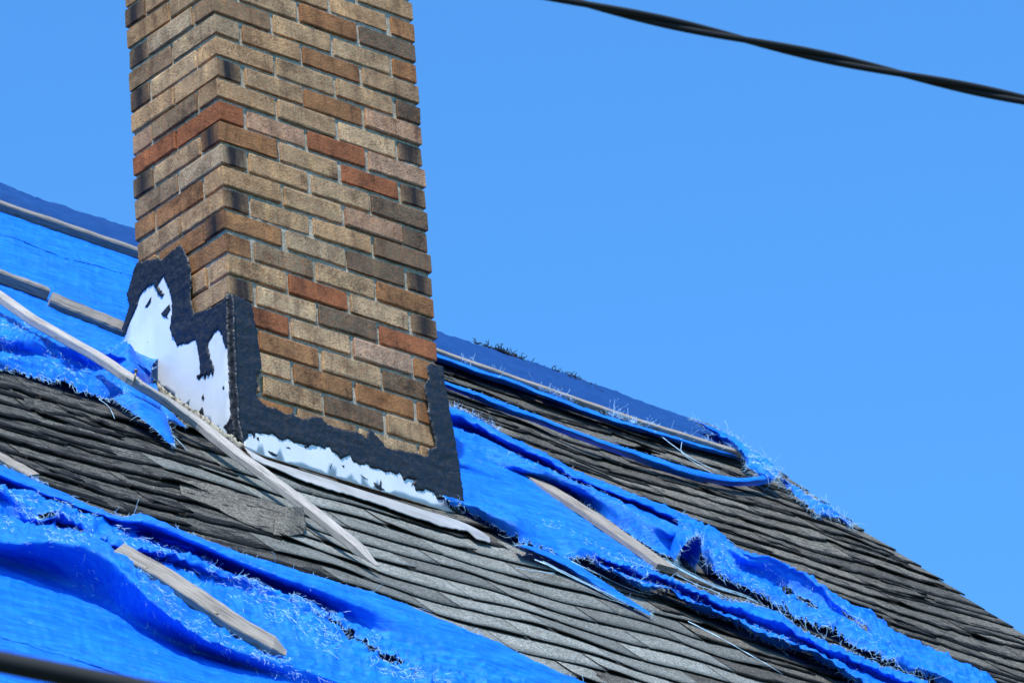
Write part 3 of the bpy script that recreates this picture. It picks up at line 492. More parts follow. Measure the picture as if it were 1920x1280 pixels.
def brick_material():
    m, nt, bs = new_mat('fired clay')
    oi = nt.nodes.new('ShaderNodeObjectInfo')
    vec = mapping(nt, 'Object', (1, 1, 1), offset_random=True)
    streakv = mapping(nt, 'Object', (1, 1, 0.16), offset_random=True)
    base = oi.outputs['Color']
    cloud = tex(nt, vec, 14, 5, 0.62)
    streak = tex(nt, streakv, 34, 4, 0.6)
    speck = tex(nt, vec, 330, 2, 0.6)
    fleck = tex(nt, vec, 120, 3, 0.7)
    tone = ramp(nt, cloud, [(0.34, (0.5, 0.46, 0.43)), (0.45, (0.88, 0.87, 0.85)), (0.56, (1.05, 1.03, 1.0)), (0.66, (1.35, 1.32, 1.22))])
    c = mix(nt, 0.8, base, tone, 'MULTIPLY')
    st = ramp(nt, streak, [(0.34, (0.35, 0.32, 0.31)), (0.43, (0.9, 0.88, 0.85)), (0.57, (1.06, 1.04, 1.0)), (0.66, (1.5, 1.42, 1.2))])
    c = mix(nt, 0.6, c, st, 'MULTIPLY')
    # rust flecks along the arrises and across the face
    rust = ramp(nt, fleck, [(0.53, (0, 0, 0)), (0.62, (1, 1, 1))])
    c = mix(nt, math_(nt, 'MULTIPLY', rust, 0.6), c, (0.34, 0.13, 0.05))
    pit = ramp(nt, speck, [(0.35, (0.12, 0.1, 0.09)), (0.42, (1, 1, 1)), (0.62, (1, 1, 1)), (0.7, (1.5, 1.45, 1.3))])
    c = mix(nt, 0.85, c, pit, 'MULTIPLY')
    # flashed (burnt) ends
    tc = nt.nodes.new('ShaderNodeTexCoord')
    sep = nt.nodes.new('ShaderNodeSeparateXYZ')
    nt.links.new(tc.outputs['Object'], sep.inputs[0])
    ax = math_(nt, 'ABSOLUTE', sep.outputs[0])
    ex = math_(nt, 'MULTIPLY', math_(nt, 'SUBTRACT', ax, 0.093), 300, True)
    ay = math_(nt, 'ABSOLUTE', math_(nt, 'ADD', sep.outputs[1], math_(nt, 'MULTIPLY', math_(nt, 'SUBTRACT', streak, 0.5), 0.06)))
    ey = math_(nt, 'SUBTRACT', 1.15, math_(nt, 'MULTIPLY', ay, 24), True)
    bandf = math_(nt, 'ADD', math_(nt, 'MULTIPLY', ey, 0.75), math_(nt, 'MULTIPLY', streak, 0.45), True)
    fl = math_(nt, 'MULTIPLY', math_(nt, 'MULTIPLY', ex, bandf), oi.outputs['Alpha'], True)
    c = mix(nt, fl, c, (0.022, 0.018, 0.019))
    # soot and weather
    wv = mapping(nt, 'Object', (1, 1, 1), offset_random=True)
    soot = ramp(nt, tex(nt, wv, 9, 6, 0.7), [(0.54, (1, 1, 1)), (0.68, (0.34, 0.31, 0.31))])
    c = mix(nt, 0.8, c, soot, 'MULTIPLY')
    nt.links.new(c, bs.inputs['Base Color'])
    bs.inputs['Roughness'].default_value = 0.9
    bs.inputs['Specular IOR Level'].default_value = 0.25
    hh = math_(nt, 'ADD', math_(nt, 'MULTIPLY', speck, 0.5), math_(nt, 'MULTIPLY', fleck, 0.8))
    bump(nt, bs, math_(nt, 'ADD', hh, math_(nt, 'MULTIPLY', cloud, 2.0)), 1.0, 0.0026)
    return m


def mortar_material():
    m, nt, bs = new_mat('grey mortar')
    vec = mapping(nt, 'Object')
    a = tex(nt, vec, 190, 4, 0.7)
    b = tex(nt, vec, 12, 4, 0.6)
    c = ramp(nt, a, [(0.3, (0.15, 0.12, 0.085)), (0.48, (0.44, 0.37, 0.27)), (0.66, (0.64, 0.555, 0.43))])
    d = ramp(nt, b, [(0.3, (0.72, 0.69, 0.6)), (0.6, (1, 1, 1))])
    nt.links.new(mix(nt, 1, c, d, 'MULTIPLY'), bs.inputs['Base Color'])
    bs.inputs['Roughness'].default_value = 0.95
    bump(nt, bs, a, 0.9, 0.003)
    return m


def tar_material():
    m, nt, bs = new_mat('black roofing cement')
    vec = mapping(nt, 'Object', (1, 1, 1))
    a = tex(nt, vec, 60, 5, 0.6)
    b = tex(nt, mapping(nt, 'Object', (0.22, 0.22, 1.5), (0.25, 0.3, 0)), 110, 4, 0.6)
    c = ramp(nt, a, [(0.3, (0.006, 0.0065, 0.009)), (0.7, (0.017, 0.018, 0.024))])
    nt.links.new(c, bs.inputs['Base Color'])
    r = ramp(nt, a, [(0.38, (0.34, 0.34, 0.34)), (0.62, (0.7, 0.7, 0.7))])
    nt.links.new(r, bs.inputs['Roughness'])
    bump(nt, bs, math_(nt, 'ADD', math_(nt, 'MULTIPLY', a, 1.0), math_(nt, 'MULTIPLY', b, 0.22)), 0.8, 0.006)
    return m


def white_material():
    m, nt, bs = new_mat('white painted sheet metal')
    vec = mapping(nt, 'Object')
    a = tex(nt, vec, 7, 4, 0.6)
    sv = mapping(nt, 'Object', (1, 1, 0.06))
    s = tex(nt, sv, 30, 3, 0.6)
    f = tex(nt, vec, 90, 3, 0.7)
    c = ramp(nt, a, [(0.3, (0.72, 0.73, 0.74)), (0.6, (0.83, 0.83, 0.83))])
    c = mix(nt, 0.25, c, ramp(nt, s, [(0.35, (0.86, 0.87, 0.9)), (0.6, (1, 1, 1))]), 'MULTIPLY')
    c = mix(nt, math_(nt, 'MULTIPLY', ramp(nt, f, [(0.7, (0, 0, 0)), (0.78, (1, 1, 1))]), 0.6), c, (0.3, 0.29, 0.28))
    nt.links.new(c, bs.inputs['Base Color'])
    bs.inputs['Roughness'].default_value = 0.38
    bump(nt, bs, a, 0.08, 0.02)
    return m


def cream_material():
    m, nt, bs = new_mat('peeling cream sealant')
    a = tex(nt, mapping(nt, 'Object'), 45, 5, 0.7)
    nt.links.new(ramp(nt, a, [(0.42, (0.05, 0.042, 0.03)), (0.5, (0.36, 0.32, 0.23)), (0.7, (0.58, 0.54, 0.43))]), bs.inputs['Base Color'])
    bs.inputs['Roughness'].default_value = 0.8
    bump(nt, bs, a, 0.8, 0.006)
    return m


def shingle_material(name, lo, midc, hi, wear, patch, edge_wear, cracks=False):
    m, nt, bs = new_mat(name)
    oi = nt.nodes.new('ShaderNodeObjectInfo')
    vec = mapping(nt, 'Object', offset_random=True)
    gran = tex(nt, vec, 260, 2, 0.75)
    g2 = tex(nt, vec, 90, 3, 0.7)
    cl = tex(nt, vec, 8, 5, 0.65)
    c = ramp(nt, gran, [(0.3, lo), (0.5, midc), (0.72, hi)])
    c = mix(nt, 0.6, c, ramp(nt, g2, [(0.38, (0.42, 0.41, 0.4)), (0.5, (1.0, 1.0, 1.0)), (0.62, (1.4, 1.4, 1.38))]), 'MULTIPLY')
    c = mix(nt, 0.8, c, ramp(nt, cl, [(0.3, (0.7, 0.68, 0.64)), (0.6, (1.08, 1.08, 1.08))]), 'MULTIPLY')
    at = nt.nodes.new('ShaderNodeAttribute')
    at.attribute_name = 'wear'
    low = math_(nt, 'MULTIPLY', at.outputs['Fac'], edge_wear)
    bare = ramp(nt, math_(nt, 'ADD', low, tex(nt, mapping(nt, 'Object', (1.0, 3.2, 2), offset_random=True), 11, 6, 0.72)), [(wear, (0, 0, 0)), (wear + 0.05, (1, 1, 1))])
    c = mix(nt, bare, c, patch)
    if cracks:
        ck = tex(nt, mapping(nt, 'Object', (1.0, 6.0, 6.0), (0, 0, 0.12), offset_random=True), 6.5, 4, 0.6)
        ln = math_(nt, 'ABSOLUTE', math_(nt, 'SUBTRACT', ck, 0.5))
        gate = tex(nt, vec, 7, 3, 0.6)
        line = math_(nt, 'MULTIPLY', ramp(nt, ln, [(0.006, (1, 1, 1)), (0.022, (0, 0, 0))]), ramp(nt, gate, [(0.44, (0, 0, 0)), (0.54, (1, 1, 1))]))
        c = mix(nt, math_(nt, 'MULTIPLY', line, 0.9), c, patch)
    val = math_(nt, 'ADD', math_(nt, 'MULTIPLY', oi.outputs['Random'], 0.7), 0.6)
    c = mix(nt, 1.0, c, val, 'MULTIPLY')
    nt.links.new(c, bs.inputs['Base Color'])
    bs.inputs['Roughness'].default_value = 0.92
    bs.inputs['Specular IOR Level'].default_value = 0.3
    bump(nt, bs, math_(nt, 'ADD', math_(nt, 'MULTIPLY', gran, 0.5), g2), 0.9, 0.006)
    return m


def asphalt_material():
    m, nt, bs = new_mat('asphalt shingle back')
    a = tex(nt, mapping(nt, 'Object'), 120, 4, 0.7)
    nt.links.new(ramp(nt, a, [(0.3, (0.008, 0.007, 0.007)), (0.7, (0.035, 0.03, 0.028))]), bs.inputs['Base Color'])
    bs.inputs['Roughness'].default_value = 0.85
    return m


def tarp_material(name, col, col2, trans, tw, rough=0.5, wear=1.0):
    m, nt, bs = new_mat(name)
    vec = mapping(nt, 'Object', (1, 1, 1))
    sv = mapping(nt, 'Object', (2.2, 14, 14), (0, 0, -0.25))
    a = tex(nt, sv, 5, 6, 0.65)
    b = tex(nt, vec, 3.2, 4, 0.6)
    w = tex(nt, mapping(nt, 'Object', (30, 160, 160)), 5, 2, 0.6)
    c = mix(nt, ramp(nt, a, [(0.36, (0, 0, 0)), (0.72, (1, 1, 1))]), col, col2)
    c = mix(nt, 0.6, c, ramp(nt, b, [(0.3, (0.75, 0.8, 0.92)), (0.65, (1.1, 1.08, 1.0))]), 'MULTIPLY')
    # chafed weave: pale broken threads in patches
    patch = ramp(nt, tex(nt, mapping(nt, 'Object', (1.2, 4, 4)), 4.0, 4, 0.6), [(0.52, (0, 0, 0)), (0.66, (1, 1, 1))])
    dots = ramp(nt, tex(nt, mapping(nt, 'Object', (0.45, 1, 1), (0, 0.2, 0.4)), 210, 2, 0.7), [(0.60, (0, 0, 0)), (0.66, (1, 1, 1))])
    c = mix(nt, math_(nt, 'MULTIPLY', math_(nt, 'MULTIPLY', patch, dots), 0.55 * wear), c, (0.25, 0.52, 0.92))
    nt.links.new(c, bs.inputs['Base Color'])
    bs.inputs['Roughness'].default_value = rough
    bs.inputs['Specular IOR Level'].default_value = 0.5
    bs.inputs['Specular Tint'].default_value = (0.4, 0.75, 1.0, 1)
    rid = nt.nodes.new('ShaderNodeTexNoise')
    rid.noise_type = 'RIDGED_MULTIFRACTAL'
    rid.inputs['Scale'].default_value = 7.0
    rid.inputs['Detail'].default_value = 4.0
    nt.links.new(mapping(nt, 'Object', (0.7, 1.6, 1.6), (0.3, 0, 0.2)), rid.inputs['Vector'])
    hgt = math_(nt, 'ADD', math_(nt, 'MULTIPLY', a, 0.5), math_(nt, 'MULTIPLY', w, 0.2))
    hgt = math_(nt, 'ADD', hgt, math_(nt, 'MULTIPLY', rid.outputs['Fac'], 0.4))
    wob = nt.nodes.new('ShaderNodeTexNoise')
    wob.inputs['Scale'].default_value = 4.0
    nt.links.new(vec, wob.inputs['Vector'])
    adv = nt.nodes.new('ShaderNodeVectorMath')
    adv.operation = 'MULTIPLY_ADD'
    adv.inputs[1].default_value = (0.25, 0.25, 0.25)
    nt.links.new(wob.outputs['Color'], adv.inputs[0])
    nt.links.new(mapping(nt, 'Object', (0.8, 1.7, 1.7), (0.2, 0.1, -0.3)), adv.inputs[2])
    for sc, am in ((6.0, 1.5), (15.0, 0.7)):
        vo = nt.nodes.new('ShaderNodeTexVoronoi')
        vo.inputs['Scale'].default_value = sc
        nt.links.new(adv.outputs[0], vo.inputs['Vector'])
        hgt = math_(nt, 'ADD', hgt, math_(nt, 'MULTIPLY', vo.outputs['Distance'], am * wear))
    bump(nt, bs, hgt, 0.7, 0.012)
    tr = nt.nodes.new('ShaderNodeBsdfTranslucent')
    tr.inputs['Color'].default_value = (*trans, 1)
    ms = nt.nodes.new('ShaderNodeMixShader')
    ms.inputs[0].default_value = tw
    nt.links.new(bs.outputs[0], ms.inputs[1])
    nt.links.new(tr.outputs[0], ms.inputs[2])
    nt.links.new(ms.outputs[0], nt.nodes['Material Output'].inputs['Surface'])
    return m


def thread_material(name, col, tw=0.3):
    m, nt, bs = new_mat(name)
    a = tex(nt, mapping(nt, 'Object'), 60, 2)
    nt.links.new(mix(nt, a, col, tuple(min(1, x * 1.5 + 0.1) for x in col)), bs.inputs['Base Color'])
    bs.inputs['Roughness'].default_value = 0.5
    return m


def wood_material(name, dark, light, axis_rot=0.0):
    m, nt, bs = new_mat(name)
    # local X runs along the batten
    g = tex(nt, mapping(nt, 'UV', (3.0, 60, 60)), 3.0, 6, 0.62)
    f = tex(nt, mapping(nt, 'UV', (6.0, 260, 260)), 4.0, 3, 0.6)
    k = tex(nt, mapping(nt, 'UV', (9.0, 24, 24)), 1.2, 3, 0.5)
    c = ramp(nt, g, [(0.36, dark), (0.48, tuple((a + 2 * b) / 3 for a, b in zip(dark, light))), (0.62, light)])
    c = mix(nt, 0.7, c, ramp(nt, f, [(0.38, (0.5, 0.47, 0.44)), (0.5, (1, 1, 1))]), 'MULTIPLY')
    c = mix(nt, 0.8, c, ramp(nt, k, [(0.30, (0.4, 0.35, 0.3)), (0.36, (1, 1, 1))]), 'MULTIPLY')
    nt.links.new(c, bs.inputs['Base Color'])
    bs.inputs['Roughness'].default_value = 0.85
    bump(nt, bs, math_(nt, 'ADD', g, f), 0.6, 0.003)
    return m


def plain(name, col, rough=0.6, metal=0.0, scale=40, var=0.3):
    m, nt, bs = new_mat(name)
    a = tex(nt, mapping(nt, 'Object'), scale, 4, 0.6)
    nt.links.new(ramp(nt, a, [(0.3, tuple(x * (1 - var) for x in col)), (0.7, tuple(min(1, x * (1 + var)) for x in col))]), bs.inputs['Base Color'])
    bs.inputs['Roughness'].default_value = rough
    bs.inputs['Metallic'].default_value = metal
    return m


M_BRICK = brick_material()
M_MORTAR = mortar_material()
M_TAR = tar_material()
M_WHITE = white_material()
M_CREAM = cream_material()
M_APRON = plain('dull grey sheet metal', (0.36, 0.35, 0.335), 0.5, 0.0, 10, 0.22)
M_OLD = shingle_material('weathered shingle granules', (0.026, 0.023, 0.018), (0.120, 0.108, 0.086), (0.37, 0.34, 0.28), 0.555, (0.016, 0.0145, 0.013), 0.15, True)
M_WORN = shingle_material('badly worn shingle granules', (0.018, 0.016, 0.013), (0.088, 0.082, 0.068), (0.34, 0.32, 0.27), 0.51, (0.012, 0.011, 0.010), 0.2, True)
M_NEW = shingle_material('grey green shingle granules', (0.058, 0.058, 0.05), (0.185, 0.185, 0.163), (0.47, 0.475, 0.43), 0.80, (0.06, 0.055, 0.06), 0.03)
M_BACK = asphalt_material()
M_TARP = tarp_material('blue polyethylene tarp', (0.002, 0.14, 0.86), (0.014, 0.30, 0.97), (0.0, 0.03, 0.66), 0.11, 0.4)
M_RIDGE = tarp_material('faded navy tarp', (0.001, 0.040, 0.18), (0.001, 0.056, 0.25), (0.004, 0.02, 0.12), 0.06, 0.65, 0.0)
M_THREAD = thread_material('pale frayed thread', (0.36, 0.57, 0.92))
M_DKTHREAD = plain('dark frayed thread', (0.012, 0.014, 0.022), 0.8)
M_POLE = wood_material('pale weathered lath', (0.17, 0.145, 0.12), (0.62, 0.555, 0.49))
M_GREYWOOD = wood_material('grey weathered batten', (0.09, 0.08, 0.07), (0.36, 0.325, 0.29))
M_BROWNWOOD = wood_material('brown grey batten', (0.13, 0.105, 0.08), (0.44, 0.375, 0.305))
M_CABLE = plain('black cable sheath', (0.004, 0.004, 0.004), 0.8, 0, 30)
M_NAIL = plain('rusty nail steel', (0.32, 0.25, 0.14), 0.5, 0.5, 200)
M_SIDING = plain('pale wall boards', (0.5, 0.49, 0.46), 0.7, 0, 3, 0.08)
M_TRIM = plain('grey rake trim', (0.28, 0.27, 0.25), 0.7, 0, 20, 0.15)
M_GROUND = plain('dry grass', (0.06, 0.062, 0.032), 0.95, 0, 0.6, 0.35)

# ------------------------------------------------------------------ ground
g = 1500.0
link('ground', mesh_of('ground', [(-g, -g, 0), (g, -g, 0), (g, g, 0), (-g, g, 0)], [(0, 1, 2, 3)], M_GROUND, False), kind='structure')

# ------------------------------------------------------------------ house
house = link('house', None)
house.location = (0, 0, 0)
thing(house, 'weathered house whose steep grey shingle roof carries a tan brick chimney', 'house')

X0, X1 = -7.0, U_RAKE
V_EAVE = -4.3


def prism(verts, faces, name, mat, parent, **p):
    return link(name, mesh_of(name, verts, faces, mat, False), parent, **p)


def slab(pts_top, th):
    """closed slab from a quad and a thickness straight down its normal"""
    a = [Vector(p) for p in pts_top]
    n = (a[1] - a[0]).cross(a[3] - a[0])
    n.normalize()
    b = [p - n * th for p in a]
    v = a + b
    f = [(0, 1, 2, 3), (7, 6, 5, 4)] + [(i, i + 4, (i + 1) % 4 + 4, (i + 1) % 4) for i in range(4)]
    return [tuple(p) for p in v], f


v1, f1 = slab([RP(X0, V_EAVE, -0.012), RP(X1 - 0.03, V_EAVE, -0.012), RP(X1 - 0.03, V_RIDGE, -0.012), RP(X0, V_RIDGE, -0.012)], 0.05)
# back slope mirrors the front one about the ridge
yr = RP(0, V_RIDGE, -0.012)[1]
v2 = [(x, 2 * yr - y + 0.002, z) for x, y, z in v1]
f2 = [tuple(8 + i for i in reversed(f)) for f in f1]
roof = link('roof', mesh_of('roof', v1 + v2, f1 + f2, M_OLD, False), house)
roof['label'] = 'steep slope of curled grey asphalt shingles'
ze = RP(0, V_EAVE, -0.062)[2]
ye = RP(0, V_EAVE, -0.062)[1] + 0.45
zr = RP(0, V_RIDGE, -0.08)[2]
yb = 2 * yr - ye
zw = zr - (yr - ye) - 0.03
xa, xb = X0 + 0.3, X1 - 0.32
prism([(xa, ye, 0), (xb, ye, 0), (xb, yb, 0), (xa, yb, 0), (xa, ye, zw), (xb, ye, zw), (xb, yb, zw), (xa, yb, zw), (xa, yr, zr - 0.03), (xb, yr, zr - 0.03)],
      [(0, 1, 5, 4), (1, 2, 6, 9, 5), (2, 3, 7, 6), (3, 0, 4, 8, 7), (4, 5, 9, 8), (6, 7, 8, 9)], 'wall', M_SIDING, house)
# rake trim under the shingle ends
v, f = slab([RP(X1 - 0.028, V_EAVE, -0.013), RP(X1 - 0.004, V_EAVE, -0.013), RP(X1 - 0.004, V_RIDGE, -0.013), RP(X1 - 0.028, V_RIDGE, -0.013)], 0.12)
prism(v, f, 'rake_board', M_TRIM, house)

# ------------------------------------------------------------------ chimney
def zb(k):
    return Z13 + (13 - k) * PITCH


K_TOP, K_BOT = -8, 22
ins = 0.0075
core_v, core_f = [], []


def rough_face(o, du, dv, nu, nv, n, amp):
    base = len(core_v)
    for j in range(nv + 1):
        for i in range(nu + 1):
            p = Vector(o) + Vector(du) * (i / nu) + Vector(dv) * (j / nv)
            e = 0 if i in (0, nu) or j in (0, nv) else 1
            d = amp * e * (noise.noise(p * 60) + 0.7 * noise.noise(p * 21))
            p = p + Vector(n) * d
            core_v.append(tuple(p))
    for j in range(nv):
        for i in range(nu):
            a = base + j * (nu + 1) + i
            core_f.append((a, a + 1, a + nu + 2, a + nu + 1))


z0, z1 = zb(K_BOT), zb(K_TOP) + PITCH
H = z1 - z0
rough_face((ins, ins, z0), (W - 2 * ins, 0, 0), (0, 0, H), 90, 240, (0, -1, 0), 0.0022)
rough_face((ins, L - ins, z0), (0, -(L - 2 * ins), 0), (0, 0, H), 50, 240, (-1, 0, 0), 0.0022)
rough_face((W - ins, ins, z0), (0, L - 2 * ins, 0), (0, 0, H), 12, 60, (1, 0, 0), 0.002)
rough_face((W - ins, L - ins, z0), (-(W - 2 * ins), 0, 0), (0, 0, H), 20, 60, (0, 1, 0), 0.002)
rough_face((ins, ins, z1), (W - 2 * ins, 0, 0), (0, L - 2 * ins, 0), 8, 5, (0, 0, 1), 0.003)
chimney = link('chimney', mesh_of('chimney', core_v, core_f, M_MORTAR), house)
chimney['label'] = 'tan and rust brick chimney with black tar and white flashing at its foot'

BL, BW, BH = 0.201, 0.086, 0.0562


def brick_mesh(i):
    """a brick with worn, uneven arrises: an octagon section swept along its length"""
    rnd = random.Random(100 + i)
    nst = 9
    ch = 0.0022
    hx, hy, hz = BL / 2, BW / 2, BH / 2
    sec = [(-hy + ch, -hz), (hy - ch, -hz), (hy, -hz + ch), (hy, hz - ch), (hy - ch, hz), (-hy + ch, hz), (-hy, hz - ch), (-hy, -hz + ch)]
    off = [(rnd.gauss(0, 0.0006), rnd.gauss(0, 0.0008)) for _ in sec]
    verts, faces = [], []
    xs = [-hx] + [-hx + ch + (2 * hx - 2 * ch) * k / (nst - 3) for k in range(nst - 2)] + [hx]
    sd = rnd.random() * 50
    for k, x in enumerate(xs):
        cap = k in (0, nst - 1)
        for q, (y, z) in enumerate(sec):
            dy = off[q][0] + 0.0007 * noise.noise((x * 55 + sd, q * 2.3, 1))
            dz = off[q][1] + 0.0013 * noise.noise((x * 55 + sd, q * 2.3, 5)) + 0.0006 * noise.noise((x * 150 + sd, q * 2.3, 9))
            f_ = 1 - (ch / hz if cap else 0)
            g_ = 1 - (ch / hy if cap else 0)
            verts.append((x + (rnd.gauss(0, 0.0006) if not cap else 0), (y + dy) * g_, (z + dz) * f_))
    for k in range(nst - 1):
        for q in range(8):
            q2 = (q + 1) % 8
            faces.append((k * 8 + q, (k + 1) * 8 + q, (k + 1) * 8 + q2, k * 8 + q2))
    faces.append(tuple(range(8)))
    faces.append(tuple((nst - 1) * 8 + q for q in range(8))[::-1])
    me = mesh_of('brick', verts, faces, M_BRICK, False)
    bm = bmesh.new()
    bm.from_mesh(me)
    bmesh.ops.recalc_face_normals(bm, faces=bm.faces)
    bm.to_mesh(me)
    bm.free()
    return me


BRICKS = [brick_mesh(i) for i in range(16)]
TINT = {'T': (0.48, 0.29, 0.150), 'P': (0.53, 0.35, 0.20), 't': (0.32, 0.20, 0.112), 'O': (0.36, 0.165, 0.068), 'R': (0.34, 0.112, 0.046),
        'B': (0.165, 0.108, 0.066), 'K': (0.46, 0.27, 0.17), 'D': (0.18, 0.118, 0.078)}
RIGHT = {-3: 'TTTT', -2: 'TTTO', -1: 'TTOB', 0: 'tTTO', 1: 'tTOt', 2: 'TTTB', 3: 'DTOK', 4: 'TTPD', 5: 'TKRK', 6: 'OTRD', 7: 'DTPB', 8: 'TTKB',
         9: 'DTTB', 10: 'OPBD', 11: 'ttTO', 12: 'TRPD', 13: 'DPBR', 14: 'RPKO', 15: 'TOPB', 16: 'POOO', 17: 'TTBT', 18: 'OtPT', 19: 'TTTT'}
LEFT = {-3: 'TT', -2: 'TTD', -1: 'TT', 0: 'TPD', 1: 'Pt', 2: 'TPD', 3: 'TT', 4: 'TtK', 5: 'RR', 6: 'DPD', 7: 'Pt', 8: 'TOO', 9: 'TT', 10: 'DOT', 11: 'OT',
        12: 'KTT', 13: 'TT', 14: 'tTT'}


def lay(cx, cy, k, along_y, body, end, length=BL, rev=False):
    o = link('brick', random.choice(BRICKS), chimney)
    push = random.gauss(0, 0.0019)
    o.location = (cx - push if True else cx, cy - random.gauss(0, 0.0019), zb(k) + BH / 2 + random.gauss(0, 0.0009))
    o.rotation_euler = (random.gauss(0, 0.006), random.gauss(0, 0.004), (math.pi / 2 if along_y else 0) + random.gauss(0, 0.005) + (math.pi if random.random() < 0.5 else 0))
    o.scale = (length / BL, 1, 1)
    c = TINT[body]
    j = random.uniform(0.88, 1.14)
    w = random.uniform(-0.05, 0.05)
    o.color = (c[0] * j * (1 + w), c[1] * j, c[2] * j * (1 - w), 1.0 if end == 'D' else (0.25 if end in 'Bt' else 0.0))


jr = (W - 3 * BL - BW) / 3
for k in range(K_TOP, K_BOT):
    rr = RIGHT.get(k) or ''.join(random.choice('TTTPtOKB') for _ in range(4))
    ll = LEFT.get(k) or ''.join(random.choice('TTPtK') for _ in range(3))
    if k % 2 == 0:      # stretcher at the front corner of the right face
        for i in range(3):
            lay(i * (BL + jr) + BL / 2, BW / 2, k, False, rr[i], ll[0] if i == 0 else 'T')
        lay(W - BW / 2, BL / 2, k, True, 't' if rr[3] == 'D' else rr[3], rr[3])
        jl = (L - 2 * BW - BL) / 2
        lay(BW / 2, BW + jl + BL / 2, k, True, ll[1], 'T')
        lay(BL / 2, L - BW / 2, k, False, 't' if ll[2] == 'D' else ll[2], ll[2])
    else:
        sl = (L - 0.008) / 2
        lay(BW / 2, sl / 2, k, True, ll[0], rr[0], sl)
        lay(BW / 2, L - sl / 2, k, True, ll[1], 'T', sl)
        for i in range(3):
            lay(BW + jr + i * (BL + jr) + BL / 2, BW / 2, k, False, rr[i + 1], 'T')


# ------------------------------------------------------------------ flashing and tar
def ragged(poly, step, amp, seed, freq=60.0):
    out = []
    n = len(poly)
    for i in range(n):
        a, b = Vector(poly[i]), Vector(poly[(i + 1) % n])
        m = max(1, int((b - a).length / step))
        for j in range(m):
            p = a.lerp(b, j / m)
            d = Vector((noise.noise((p.x * freq, p.y * freq, seed)) + 0.6 * noise.noise((p.x * freq * 3, p.y * freq * 3, seed + 2)),
                        noise.noise((p.x * freq, p.y * freq, seed + 5)) + 0.6 * noise.noise((p.x * freq * 3, p.y * freq * 3, seed + 8))))
            out.append(p + d * amp)
    return out


def inside(p, poly):
    x, y = p[0], p[1]
    c = False
    j = len(poly) - 1
    for i in range(len(poly)):
        xi, yi, xj, yj = poly[i][0], poly[i][1], poly[j][0], poly[j][1]
        if (yi > y) != (yj > y) and x < (xj - xi) * (y - yi) / (yj - yi) + xi:
            c = not c
        j = i
    return c


def plate(name, poly, place, mat, parent, step=0.004, amp=0.0, grid=0.012, th=0.002, lump=0.0, freq=60.0, seed=1.0, lumpscale=(28, 28), bend=None, **props):
    """a sheet or a smear following a polygon, with real thickness; place(a, b, out) -> point"""
    loop = ragged(poly, step, amp, seed, freq)
    xs = [p.x for p in loop]
    ys = [p.y for p in loop]
    pts = list(loop)
    n = len(loop)
    x = min(xs) + grid / 2
    while x < max(xs):
        y = min(ys) + grid / 2
        while y < max(ys):
            q = Vector((x + random.uniform(-.3, .3) * grid, y + random.uniform(-.3, .3) * grid))
            if inside(q, loop):
                pts.append(q)
            y += grid
        x += grid
    res = geometry.delaunay_2d_cdt(pts, [(i, (i + 1) % n) for i in range(n)], [], 1, 1e-6)
    vs, fs, orig = res[0], res[2], res[3]
    cents = []
    faces = []
    for f_ in fs:
        c = Vector((0, 0))
        for i in f_:
            c += vs[i]
        c /= len(f_)
        if inside(c, loop):
            faces.append(tuple(f_))
    use = {}
    for f_ in faces:
        for i in range(3):
            e = (f_[i], f_[(i + 1) % 3])
            use[e] = use.get(e, 0) + 1
    rim = set()
    border = [e for e in use if (e[1], e[0]) not in use]
    for a, b in border:
        rim.add(a)
        rim.add(b)
    verts = []
    for i, p in enumerate(vs):
        t = th * (0.45 if i in rim and lump else 1.0)
        if lump and i not in rim:
            t += lump * (0.5 + fbm(p.x * lumpscale[0] + seed, p.y * lumpscale[1], seed, 3))
        if bend:
            t += bend(p.x, p.y)
        verts.append(place(p.x, p.y, max(t, 0.0006)))
    m = len(verts)
    low = {}
    for i in rim:
        low[i] = len(verts)
        verts.append(place(vs[i].x, vs[i].y, (bend(vs[i].x, vs[i].y) if bend else 0.0)))
    for a, b in border:
        faces.append((b, a, low[a], low[b]))
    me = mesh_of(name, verts, faces, mat, True)
    bm = bmesh.new()
    bm.from_mesh(me)
    bmesh.ops.recalc_face_normals(bm, faces=bm.faces)
    bm.to_mesh(me)
    bm.free()
    return link(name, me, parent, **props)


OFF = 0.0095


def on_left(a, b, t):
    return (-OFF - t, a, b)


def on_right(a, b, t):
    return (a, -OFF - t, b)


def flare(y, z):
    return 0.010 * max(0.0, min(1.0, (y - 0.30) / 0.1)) * max(0.0, min(1.0, (8.80 - z) / 0.15))


fl = plate('flashing', LEFTPOLY['white_left'], on_left, M_WHITE, chimney, 0.008, 0.0008, 0.03, 0.002, bend=flare)
fl['label'] = 'white sheet metal step flashing'
plate('flashing', RIGHTPOLY['white_right'], on_right, M_WHITE, chimney, 0.008, 0.0008, 0.03, 0.002)
av_, af_ = [], []
na = 90
cre = smoothpath([(p[0], p[1], 0) for p in APRON_CREASE], na, 1)
low_ = smoothpath([(p[0], p[1], 0) for p in APRON_LOWER], na, 0)
for i in range(na):
    u, v_, _ = cre[i]
    ul, vl, _ = low_[i]
    c0 = Vector(RP(u, v_, 0.013))
    wall = Vector((min(u, W + 0.002), -OFF - 0.0035, c0.z + 0.010 * min(1, (na - 1 - i) / 8)))
    jag = 0.009 * noise.noise((i * 0.55, 0, 3)) + 0.006 * noise.noise((i * 1.7, 0, 5))
    e0 = Vector(RP(ul, vl + jag, 0.0105 + 0.003 * max(0, noise.noise((i * 0.12, 3, 3)))))
    mid = c0.lerp(e0, 0.5) + Vector((0, -0.7, 0.7)) * 0.0015 * noise.noise((i * 0.2, 8, 1))
    for q in (wall, c0, mid, e0, e0 + Vector((0, 0.0015, -0.0022))):
        av_.append(tuple(q))
